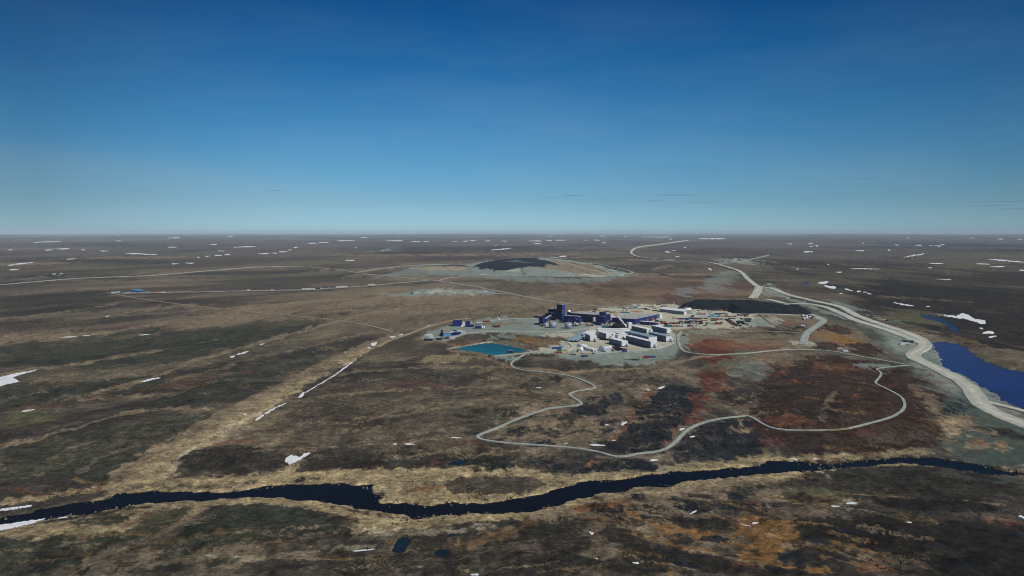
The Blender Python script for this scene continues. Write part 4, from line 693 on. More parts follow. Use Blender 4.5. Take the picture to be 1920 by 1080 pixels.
def block(name, label, cat, C0, ang, Wd, L, h, wall, roof, z0=0.0, group=None, win=None, kind='flat', piles=False, door=None, parapet=.35):
    """near corner C0, x to the right and away, y along the wall that recedes"""
    root = thing(name, label, cat, C0, ang, group); m = MB()
    if kind == 'flat':
        m.box(0, Wd, 0, L, z0, h); m.build('wall', wall, root); r = MB(); r.box(-parapet, Wd+parapet, -parapet, L+parapet, h, h+.35)
        for q in range(max(1, int(L/12))): yy = (q+.5)*L/max(1, int(L/12)); r.box(Wd*.4, Wd*.4+1.3, yy, yy+1.6, h+.34, h+1.2)
        r.build('roof', roof, root)
    elif kind == 'gable':
        m.prism([(0, z0), (Wd, z0), (Wd, h), (Wd/2, h+Wd*.12), (0, h)], 0, L); m.build('wall', wall, root); r = MB(); g_ = Wd*.12
        r.hexa([(-.4, -.4, h-.05), (Wd/2, -.4, h+g_+.02), (Wd/2, L+.4, h+g_+.02), (-.4, L+.4, h-.05), (-.4, -.4, h+.2), (Wd/2, -.4, h+g_+.3), (Wd/2, L+.4, h+g_+.3), (-.4, L+.4, h+.2)])
        r.hexa([(Wd/2+.003, -.4, h+g_+.02), (Wd+.4, -.4, h-.05), (Wd+.4, L+.4, h-.05), (Wd/2+.003, L+.4, h+g_+.02), (Wd/2+.003, -.4, h+g_+.3), (Wd+.4, -.4, h+.2), (Wd+.4, L+.4, h+.2), (Wd/2+.003, L+.4, h+g_+.3)]); r.build('roof', roof, root)
    elif kind == 'barrel':
        prof = [(Wd/2-Wd/2*math.cos(a), z0+(h-z0)*math.sin(a)) for a in [math.pi*i/12 for i in range(13)]]; m.prism(prof, 0, L); m.build('tent_cover', wall, root, True)
        for q in range(int(L/3)+1): f_ = MB(); f_.prism([(Wd/2-(Wd/2+.1)*math.cos(a), z0+(h-z0+.1)*math.sin(a)) for a in [math.pi*i/12 for i in range(13)]], min(q*3, L-.3), min(q*3, L-.3)+.25); f_.build('rib', roof, root)
    if piles:
        n = max(3, int(L/6))
        for q in range(n):
            for xx in (.6, Wd-.6): p = MB(); p.cyl(xx, 1+(L-2)*q/(n-1), -.5, z0, .25, n=8); p.build('pile', mt['steel'], root)
    if win:
        for w_ in win: windows(root, *w_[0:2], Wd, L, *w_[2:])
    if door:
        for (fx, pos, ww, hh) in door:
            d = MB()
            if fx == 'x': d.box(-.12, .02, pos-ww/2, pos+ww/2, z0+.02, z0+hh)
            else: d.box(pos-ww/2, pos+ww/2, -.12, .02, z0+.02, z0+hh)
            d.build('door', mt['cgrey'], root)
    return root
def at(u, v): p = P1(u, v); p.z -= .05; return p
AD, AP = 20.7, 50.3
ea = lambda a: (Vector((math.cos(R(a)), math.sin(R(a)), 0)), Vector((-math.sin(R(a)), math.cos(R(a)), 0)))
# ---- mine plant
c0 = P1(1054, 602); ex, ey = ea(AP)
t = block('headframe_tower', 'tall dark blue hoist tower with a thin mast, highest building of the mine', 'tower', c0, AP, 8.5, 11.5, 28, mt['dark'], mt['roof'])
m = MB(); m.box(0.2, 8.3, -.35, -.01, 0, 27.8); m.build('sunlit_side_skin', mt['tblue'], t); m = MB(); m.cyl(2, 10, 28.3, 34, .5, .35, 10); m.cyl(2, 10, 34, 34.6, .55, .55, 10); m.build('mast', mt['cdark'], t)  # sun-facing side gets a brighter blue skin, its lit tone painted in
for z in (7, 12, 17, 22): m = MB(); m.box(-.1, .02, 3, 4.2, z, z+1); m.build('window', mt['glass'], t)
for z in (13, 17): m = MB(); m.box(.6, 1.8, -.5, -.34, z, z+1.2); m.build('vent', mt['frame'], t)
c1 = c0+ey*11.6; t = block('crusher_house', 'broad navy block joined to the left of the tall hoist tower', 'building', c1, AP, 15, 18, 19.3, mt['navy'], mt['roof'])
for y, z, w in ((3, 11, 3), (8, 13, 4.5), (11, 12, 3), (5, 5, 2), (12, 6, 1.5)): m = MB(); m.box(-.5, -.02, y, y+w, z, z+.9); m.build('duct', mt['steel'], t)
c2 = c1+ey*18.1+ex*2; block('lean_to_building', 'low dark step shaped building at the left end of the navy block', 'building', c2, AP, 9, 8, 10.5, mt['dark'], mt['roof'])
block('lean_to_building', 'lowest dark annex left of the step shaped building', 'building', c2+ey*8.1+ex*2, AP, 6, 6, 7, mt['navy'], mt['roof'])
t = block('mill_building', 'long navy mill hall with a wide pale flat roof', 'building', P1(1124, 606.5), AP, 34, 62, 13.5, mt['navy'], mt['roof'], door=[('x', 12, 4, 5), ('x', 36, 4, 5)], win=[(1, 14, 10, 3, 'x', 2, (1.6, .9))])
t = block('thickener_hall', 'bright blue hall with a pale roof in front of the hoist tower', 'building', P1(1085, 607.5), AP, 7, 31, 12, mt['blue'], mt['roof'], door=[('x', 8, 4, 4.5), ('x', 20, 2, 6)])
for y, z in ((2, 8.5), (3.5, 6.5), (5, 9), (14, 3)): m = MB(); m.box(-.4, -.02, y, y+1.4, z, z+1.2); m.build('vent', mt['frame'], t)
t = block('transfer_tower', 'tall blue square tower at the right end of the long mill hall', 'tower', P1(1134, 607), AP, 5, 11, 19, mt['blue'], mt['roof']); m = MB(); m.box(-.6, -.02, 0, 11, 12, 12.8); m.build('canopy', mt['frame'], t)
t = block('pump_house', 'low blue annex in front of the long mill hall beside the white silo', 'building', P1(1125, 610.5), AP, 6, 15, 4.6, mt['blue'], mt['navy'])
ps = P1(1115.2, 605.5)
t = thing('silo', 'white cylinder silo standing in front of the mill hall', 'silo', ps); m = MB(); m.cyl(0, 0, 0, 9.6, 3.4, n=24); m.build('shell', mt['white'], t, True); m = MB(); m.cyl(0, 0, 9.6, 10.3, 3.5, 1.2, 24); m.build('roof', mt['wroof'], t)
ps = P1(1060.8, 602)+ex*9
t = thing('silo', 'blue silo with a white dome top right of the hoist tower', 'silo', ps); m = MB(); m.cyl(0, 0, 0, 15, 2.9, n=20); m.build('shell', mt['blue'], t, True); m = MB(); m.dome(0, 0, 15.0, 3.1, 3.6); m.build('dome', mt['fabric'], t, True)
t = block('ore_bin', 'slim blue ore tower at the far left end of the plant', 'tower', P1(1018, 609.5), AP, 6, 8, 13, mt['blue'], mt['navy'])
m = MB(); m.bar((3, 7, 11.5), (1, 19, 12.4), 3.2, 2.6); m.build('conveyor_head', mt['blue'], t); m = MB(); m.box(-3, 9, -2, 16, 0, 2.0); m.build('plinth', mt['navy'], t)
pA = P1(1018, 609.5)+ex*5+Vector((0, 0, 8)); pB = c1+ey*12+Vector((0, 0, 7)); rt = thing('conveyor_gallery', 'blue enclosed conveyor running from the slim ore tower to the navy block', 'conveyor', pA)
m = MB(); m.bar((0, 0, 0), tuple(pB-pA), 4, 3.2); m.build('gallery', mt['blue'], rt); m = MB(); m.bar((0, 0, 1.9), tuple(pB-pA+Vector((0, 0, 1.9))), 4.3, .3); m.build('roof', mt['roof'], rt)
for k in (.2, .5, .8): m = MB(); q = (pB-pA)*k; m.bar((q.x, q.y, q.z-1.5), (q.x, q.y, -9), .8); m.build('leg', mt['steel'], rt)
for (u, v, w) in ((1036, 614.6, 'left'), (1065.2, 615.8, 'right')):
    t = thing('storage_tank', '%s one of the two grey fuel tanks below the plant' % w, 'tank', P1(u, v), 0, 'grey fuel tanks'); m = MB(); m.cyl(0, 0, 0, 9, 5.5, n=32); m.build('shell', mt['tank'], t, True); m = MB(); m.cyl(0, 0, 9, 9.6, 5.55, .8, 32); m.build('roof', mt['tank'], t); m = MB(); m.bar((5.6, 0, 0), (5.6, 0, 9.4), .5); m.build('ladder', mt['steel'], t)
# ---- workshop
t = block('workshop', 'large blue workshop with a wide pale roof in the middle of the yard', 'workshop', P1(1190, 608.3), 56, 88, 42, 8.6, mt['blue'], mt['roof'])
for k in range(7): d = MB(); x = 34+k*7.2; d.box(x, x+4.6, -.15, .02, .03, 5); d.build('door', (mt['cdark'], mt['cdark'], mt['pink'])[k % 3], t)
block('storage_shed', 'long low blue shed with a white roof in front of the workshop', 'shed', P1(1231, 611), AP, 6, 31, 5.2, mt['blue'], mt['wroof'], door=[('x', 5, 3, 3), ('x', 12, 3, 3)])
block('plant_room', 'small white box building at the far corner of the blue workshop', 'building', P1(1237, 597), 40, 7, 8, 7.6, mt['white'], mt['wroof'])
t = block('warehouse', 'pale grey warehouse with a bright white roof behind the workshop', 'warehouse', P1(1282, 590.5), 34, 22, 62, 6.2, mt['cgrey'], mt['wroof'], kind='gable', door=[('x', 6, 5, 4.5)])
for z in (1,): m = MB(); m.box(1, 7, -.2, -.02, 0, 5.6); m.build('door', mt['white'], t)
block('fabric_shelter', 'bright white domed shelter at the foot of the black rock bank', 'shelter', P1(1296, 582.8), 75, 11, 14, 5.4, mt['fabric'], mt['frame'], kind='barrel')
# conveyors and white tower between plant and camp
rt = thing('conveyor', 'white inclined conveyor from the blue square tower to the workshop', 'conveyor', P1(1152, 600)); q = P1(1135, 604)-P1(1152, 600); m = MB(); m.bar((0, 0, 4.5), (q.x, q.y, 13), 3, 2.6); m.build('gallery', mt['frame'], rt)
for k in (.3, .65): m = MB(); m.bar((q.x*k, q.y*k, 4+8*k), (q.x*k, q.y*k, 0), .7); m.build('leg', mt['steel'], rt)
rt = thing('stacking_conveyor', 'white A shaped stacking conveyor over dark ore left of the workshop', 'conveyor', P1(1166, 612)); a = P1(1158.5, 604)-P1(1166, 612)
m = MB(); m.bar((0, 0, 8), (a.x, a.y, 9.5), 3.2, 1.8); m.build('gallery', mt['frame'], rt)
for q in ((-1.5, -2, 0), (5.5, -12, 0), (a.x, a.y, 0)): m = MB(); m.bar((0 if q[0] != a.x else a.x, 0 if q[0] != a.x else a.y, 8.6), q, 1.6); m.build('leg', mt['frame'], rt)
rt = mound('ore_pile', [(1151,609),(1157,605),(1163,605),(1167,610),(1160,613)], 4.2, 7, [], 'black', 1.2); tag(rt, 'dark ore pile under the white A shaped conveyor', 'ore pile')
block('pump_station', 'small white cube building with a dark left side in front of the workshop', 'building', P1(1178.5, 615.5), AD, 6.5, 6, 8.2, mt['white'], mt['wroof'])
# ---- camp
def dorm(label, u, v, Wd, L, h, rows, cols, stair=True, wall='dorm', roof='wroof', C_=None, ang=AD):
    t = block('dormitory', label, 'dormitory', C_ or P1(u, v), ang, Wd, L, h, mt[wall], mt[roof], 1.0, 'camp dormitory wings', [(rows, cols, 2.0, 2.7, 'x')], piles=True)
    m = MB(); m.box(-.003, Wd+.003, -.25, -.004, 1.02, h-.01); m.build('end_wall', mt['white'], t)  # sunlit end skinned white, while the long walls have shade in their colour
    if stair:
        s = MB(); s.box(Wd-2.2, Wd, -3.4, -.26, .0, h*.62); s.build('stair_tower', mt['white'], t); s = MB(); s.hexa([(Wd-2.2, -6.4, 0), (Wd, -6.4, 0), (Wd, -3.41, 0), (Wd-2.2, -3.41, 0), (Wd-2.2, -6.3, .3), (Wd, -6.3, .3), (Wd, -3.41, h*.3), (Wd-2.2, -3.41, h*.3)]); s.build('stairs', mt['steel'], t)
    return t
dorm('short white dormitory wing at the left end of the camp', 1106.5, 640.5, 9, 27, 8.2, 2, 8, ang=9.5)
dorm('white dormitory wing behind the leftmost one with a long front darkened for shade', 1136.5, 636, 8.5, 24, 7.8, 2, 7)
dorm('mid camp dormitory wing ending beside the barrel tent', 1165.5, 650.5, 9, 36, 7.2, 2, 8)
dorm('longest white roofed dormitory wing at the front of the camp', 1219.8, 653.2, 7.5, 66, 8.6, 3, 15)
dorm('long wide dormitory wing with a grey roof behind the longest one', 0, 0, 13, 64, 9.2, 3, 13, False, 'dorm', 'grey', Vector((184.5, 1069, 0)))
dorm('right hand dormitory wing with a grey roof and a white stepped end', 1248.5, 641.5, 9, 46, 7.9, 2, 11, True, 'dorm', 'grey')
dorm('back row dormitory wing on the left, white roofed and low', 1212.5, 625, 8, 46, 6.2, 2, 10, False)
dorm('back row dormitory wing at the far right, boxy with many windows', 1250, 625.8, 7, 44, 7.2, 2, 10, False)
def corridor(label, pts, w, h, mat='wroof', z0=1.0):
    P_ = [P1(u, v) for u, v in pts]; rt = thing('covered_corridor', label, 'corridor', P_[0], 0, 'white covered corridors of the camp'); m = MB(); r = MB()
    for a, b in zip(P_[:-1], P_[1:]):
        a = a-P_[0]; b = b-P_[0]; m.bar((a.x, a.y, (z0+h)/2), (b.x, b.y, (z0+h)/2), w, h-z0); r.bar((a.x, a.y, h+.2), (b.x, b.y, h+.2), w+.6, .35)
    m.build('wall', mt['white'], rt); r.build('roof', mt[mat], rt); return rt
corridor('white corridor curving behind the two leftmost dormitory wings', [(1097, 633), (1106, 629), (1120, 628), (1140, 632), (1152, 634)], 6, 6.4)
corridor('long low white corridor roof at the back of the camp', [(1120, 622.5), (1140, 622.2), (1160, 622), (1178, 621.2)], 13, 4.2)
corridor('thin white corridor in front of the long low one', [(1128, 625.5), (1150, 625), (1172, 624.8)], 7, 3.4)
corridor('white diagonal corridor leading to the longest dormitory wing', [(1160, 630), (1168, 633), (1177, 641)], 4, 4.2)
corridor('white link between the back row dormitory wings', [(1212, 624), (1222, 624.6)], 7, 5.4); corridor('low white link behind the grey roofed wings', [(1220, 629), (1240, 630.5)], 4, 3.5)
corridor('white entrance porch at the left tip of the camp', [(1094, 632), (1099, 629)], 5, 4)
block('utility_building', 'white utility block in the centre of the camp between the corridors', 'building', P1(1167, 636), AD, 14, 22, 7, mt['white'], mt['wroof'], 1.0)
block('utility_building', 'small white block with rooftop vents left of the camp centre', 'building', P1(1158, 637), AD, 8, 7, 6.4, mt['white'], mt['wroof'], .5)
block('utility_building', 'low dark blue link building left of the mid camp dormitory wing', 'building', P1(1153, 641.5), 10, 6, 12, 4.6, mt['navy'], mt['navy'], .5)
for lab, (u, v), L in (('left one of the three long low grey sheds below the tanks', (1061, 641.2), 106), ('middle one of the three long low grey sheds below the tanks', (1068, 641.3), 98), ('right one of the three long low grey sheds below the tanks', (1076, 641.5), 70)):
    block('core_shed', lab, 'shed', P1(u, v), -18, 4.6, L, 2.0, mt['cdark'], mt['grey'], 0, 'long low grey sheds', kind='gable')
# tents and sheds in front
t = block('barrel_tent', 'white barrel shaped tent with a round striped end in front of the camp', 'tent', P1(1136.5, 661), AD+8, 8, 17, 6.6, mt['fabric'], mt['frame'], kind='barrel')
block('fabric_shelter', 'small white dome shelter left of the barrel tent', 'shelter', P1(1126.5, 657.5), AD, 3.6, 5, 3.2, mt['fabric'], mt['frame'], kind='barrel')
block('fabric_shelter', 'white low tunnel right of the barrel tent', 'shelter', P1(1146, 654), AD+40, 4, 9, 3.2, mt['fabric'], mt['frame'], kind='barrel')
block('tent', 'white ribbed tent standing left of the bent white shed', 'tent', P1(1083.5, 661), -8, 6, 26, 4.6, mt['fabric'], mt['frame'], kind='barrel')
block('tent', 'white tent in the elbow of the bent white shed', 'tent', P1(1097, 652.5), 40, 6, 16, 3.8, mt['fabric'], mt['frame'], kind='barrel')
block('shed', 'long white shed with a dark side running down to the truck park', 'shed', P1(1112.5, 661), AD, 4.5, 33, 3.6, mt['white'], mt['wroof'], 0, door=[('y', 2.2, 2.4, 2.6)])
# ---- prototypes of loose things, kept on the yard and then copied
def container(col, name, loc, ang, L=12.2, h=2.6):
    rt = thing('shipping_container', name, 'container', loc, ang); m = MB(); m.box(-L/2, L/2, -1.22, 1.22, .12, h)
    for k in range(int(L/.9)): x = -L/2+.4+k*.9; m.box(x, x+.3, -1.3, -1.221, .25, h-.15); m.box(x, x+.3, 1.221, 1.3, .25, h-.15)
    m.box(-L/2-.03, L/2+.03, -1.3, 1.3, h, h+.12); m.build('box_body', mt[col], rt)
    for s_ in (-1, 1): d = MB(); d.box(L/2+.002, L/2+.09, min(s_*.03, s_*1.18), max(s_*.03, s_*1.18), .2, h-.1); d.build('door', mt[col], rt)
    return rt
def truck(col, label, loc, ang, cargo=None):
    rt = thing('truck', label, 'truck', loc, ang); m = MB(); m.box(-4.5, 4.5, -.9, .9, .8, 1.15); m.build('chassis', mt['black'], rt)
    m = MB(); m.box(2.6, 4.6, -1.2, 1.2, 1.16, 3.0, .12); m.build('cab', mt[col], rt); m = MB(); m.box(4.5, 4.62, -1, 1, 2.0, 2.7); m.build('windscreen', mt['glass'], rt)
    m = MB(); m.box(-4.5, 2.4, -1.25, 1.25, 1.16, 3.1); m.box(-4.6, 2.5, -1.35, 1.35, 1.9, 2.1); m.build('cargo_box', mt[cargo or col], rt)
    for x in (-3.6, -2.4, 3.4):
        for y in (-1.05, 1.05): w = MB(); w.wheel(x, y, .55, .55, .35); w.build('wheel', mt['black'], rt)
    return rt
def pickup(col, label, loc, ang):
    rt = thing('pickup_truck', label, 'pickup', loc, ang); m = MB(); m.box(-2.8, 2.8, -.98, .98, .5, 1.15); m.box(-2.75, -.5, -.95, -.8, 1.15, 1.5); m.box(-2.75, -.5, .8, .95, 1.15, 1.5); m.build('body', mt[col], rt)
    m = MB(); m.box(-.5, 1.5, -.92, .92, 1.151, 1.95, .22); m.build('cab', mt['glass'], rt)
    for x in (-1.8, 1.8):
        for y in (-.9, .9): w = MB(); w.wheel(x, y, .42, .42, .28); w.build('wheel', mt['black'], rt)
    return rt
def loader(label, loc, ang):
    rt = thing('wheel_loader', label, 'loader', loc, ang); m = MB(); m.box(-4, .5, -1.3, 1.3, 1.2, 2.6, .1); m.build('body', mt['yellow'], rt); m = MB(); m.box(-1.5, .8, -1, 1, 2.6, 3.9, .1); m.build('cab', mt['glass'], rt)
    m = MB(); m.bar((.8, -.8, 1.8), (4.2, -.8, 1.0), .4); m.bar((.8, .8, 1.8), (4.2, .8, 1.0), .4); m.build('boom', mt['yellow'], rt); m = MB(); m.hexa([(3.6, -1.5, .3), (5.2, -1.5, .2), (5.2, 1.5, .2), (3.6, 1.5, .3), (3.6, -1.5, 1.6), (4.0, -1.5, 1.7), (4.0, 1.5, 1.7), (3.6, 1.5, 1.6)]); m.build('bucket', mt['cdark'], rt)
    for x in (-2.6, 1.6):
        for y in (-1.3, 1.3): w = MB(); w.wheel(x, y, .9, .9, .7); w.build('wheel', mt['black'], rt)
    return rt
def stack(col, label, loc, ang, L=9, W_=3.5, h=1.4):
    rt = MB(); r = random.Random(int(L*10)); y = -W_/2
    while y < W_/2:
        x0 = -L/2+r.uniform(0, .8); hh = h*r.uniform(.6, 1)
        for k in range(3): rt.box(x0, L/2-r.uniform(0, .8), y, y+.5, hh*k/3+.03, hh*(k+1)/3-.02)
        y += .62
    o = rt.build('material_stack', mt[col]); o.location = loc; o.rotation_euler = (0, 0, R(ang)); return tag(o, label, 'material stack', 'stacks of pipes and timber')
PR = {}
CN = dict(red='red', rblue='blue', teal='teal', cgrey='grey', cwhite='white', maroon='dark red', green='green', cdark='black', tan='tan', orange='orange', navy='navy', lblue='pale blue', yellow='yellow', pink='faded pink')
def place(kind, col, u, v, ang, label, group=None, scale=1.0):
    loc = at(u, v); key = (kind, col)
    if key not in PR:
        f_ = {'con': lambda: container(col, label, loc, ang), 'con20': lambda: container(col, label, loc, ang, 6.1), 'truck': lambda: truck(col, label, loc, ang), 'pick': lambda: pickup(col, label, loc, ang),
              'load': lambda: loader(label, loc, ang), 'stack': lambda: stack(col, label, loc, ang)}[kind]
        PR[key] = o = f_()
    else: o = copytree(PR[key], loc, ang, label)
    o['label'] = label
    if group: o['group'] = group
    o.scale = (scale,)*3; return o
GC = 'containers in the equipment yard'
YARD = []
rowname = {583: 'back row under the black rock bank', 591: 'second row from the black rock bank', 595: 'third row from the black rock bank', 599: 'middle row of the equipment yard', 604: 'fourth row down the equipment yard', 607.5: 'front row of the equipment yard', 612: 'bottom edge of the equipment yard'}
Y = {583: [(1310,'pink'),(1317,'cdark'),(1323,'cgrey'),(1331,'cdark'),(1340,'teal'),(1345,'pink'),(1352,'cgrey'),(1362,'red'),(1369,'cwhite'),(1374,'cgrey')],
     591: [(1303,'cwhite'),(1309,'cgrey'),(1315,'pink'),(1321,'rblue'),(1326,'cwhite'),(1332,'cgrey'),(1338,'lblue'),(1344,'teal'),(1350,'cdark'),(1356,'cwhite'),(1361,'cgrey'),(1365,'cwhite'),(1386,'maroon'),(1392,'cwhite'),(1398,'maroon')],
     595: [(1298,'cdark'),(1321,'cwhite'),(1330,'cgrey'),(1336,'lblue'),(1342,'rblue'),(1348,'cdark'),(1354,'tan'),(1359,'cgrey'),(1366,'red'),(1378,'red'),(1383,'cwhite'),(1399,'cdark')],
     599: [(1268,'cgrey'),(1275,'red'),(1284,'rblue'),(1290,'teal'),(1297,'rblue'),(1303,'cdark'),(1308,'maroon'),(1315,'cgrey'),(1323,'cdark'),(1332,'tan'),(1341,'maroon'),(1352,'cgrey'),(1372,'cdark'),(1391,'cdark'),(1396,'cgrey'),(1402,'cdark')],
     604: [(1241,'orange'),(1247,'tan'),(1254,'cwhite'),(1277,'cdark'),(1295,'cdark'),(1300,'cgrey'),(1310,'maroon'),(1384,'cdark'),(1392,'cgrey'),(1400,'cdark')],
     607.5: [(1243,'red'),(1249,'maroon'),(1261,'red'),(1269,'maroon'),(1281,'cgrey'),(1287,'navy'),(1300,'cgrey'),(1314,'cdark'),(1326,'cdark'),(1331,'cgrey'),(1344,'red'),(1347,'red'),(1353,'maroon'),(1385,'cdark')],
     612: [(1236,'cwhite'),(1252,'teal'),(1283,'cwhite'),(1292,'red'),(1296,'cgrey'),(1387,'cdark')]}
rg = random.Random(5)
for v0, L in Y.items():
    for u, c in L:
        k = 'con' if rg.random() < .45 else 'con20'
        place(k, c, u+rg.uniform(-.8, .8), v0+rg.uniform(-.9, .9), rg.choice((-12, -8, 0, 5, 20, 60, 100)), '%s %s container standing in the %s' % (CN[c], 'long' if k == 'con' else 'short', rowname[v0]), GC)
for i in range(6): place('con', ('rblue','cdark','pink','teal','cgrey','red')[i], 1364+i*2.7, 601+i*1.75, -62, '%s container in the diagonal row at the right of the equipment yard' % ('blue','black','pink','teal','grey','red')[i], GC)
place('pick', 'cwhite', 1380.5, 612.5, -60, 'white pickup at the lower end of the diagonal container row')
for i, (u, v) in enumerate(((1259,612),(1264,612.4),(1269,612),(1273,612.5),(1280,612),(1305,611.6),(1310,608.5),(1322,611),(1375,614),(1394,616))): place('pick', ('cdark','maroon','cdark','rblue','cwhite','cdark','cgrey','cdark','cdark','cdark')[i], u, v, (-10, 20, 80)[i % 3], '%s pickup parked on the lower side of the equipment yard' % CN[('cdark','maroon','cdark','rblue','cwhite','cdark','cgrey','cdark','cdark','cdark')[i]], 'vehicles in the yard')
for i, (u, v, c, a) in enumerate(((1290,603,'dwood',0),(1305,603.2,'dwood',0),(1338,602,'dwood',5),(1350,600.5,'wood',0),(1320,601.5,'wood',0),(1330,586,'dwood',0),(1345,588.5,'wood',0),(1310,588,'wood',0),(1360,588.6,'dwood',0),(1390,606,'dwood',-60),(1397,608,'dwood',-60),(1404,601,'dwood',20),(1388,603,'wood',-60),(1290,586.5,'wood',0),(1215,575.2,'dwood',-3),(1221,575.6,'dwood',-3),(1235,572,'dwood',5),(1248,570.5,'dwood',5),(1258,569.8,'dwood',5),(1245,581,'dwood',-5),(1213,581.5,'dwood',0),(1228,583,'dwood',0),(1166,577.5,'dwood',10),(1172,579,'dwood',0),(1183,580,'dwood',0),(1203,579.5,'wood',0))):
    place('stack', c, u, v, a, ('dark pipe stack' if c == 'dwood' else 'grey timber stack')+' lying '+('behind the blue workshop' if u < 1260 else 'between the container rows of the equipment yard'), 'stacks in the yard', 1.3)
rgo = random.Random(9)
for i in range(14): 
    u, v = 1183+rgo.uniform(0, 25), 585.5+rgo.uniform(-1.8, 1.8)
    place('stack', 'orange', u, v, rgo.uniform(-20, 30), 'orange scaffold rack stored just behind the blue workshop roof', 'orange racks behind the workshop', .8)
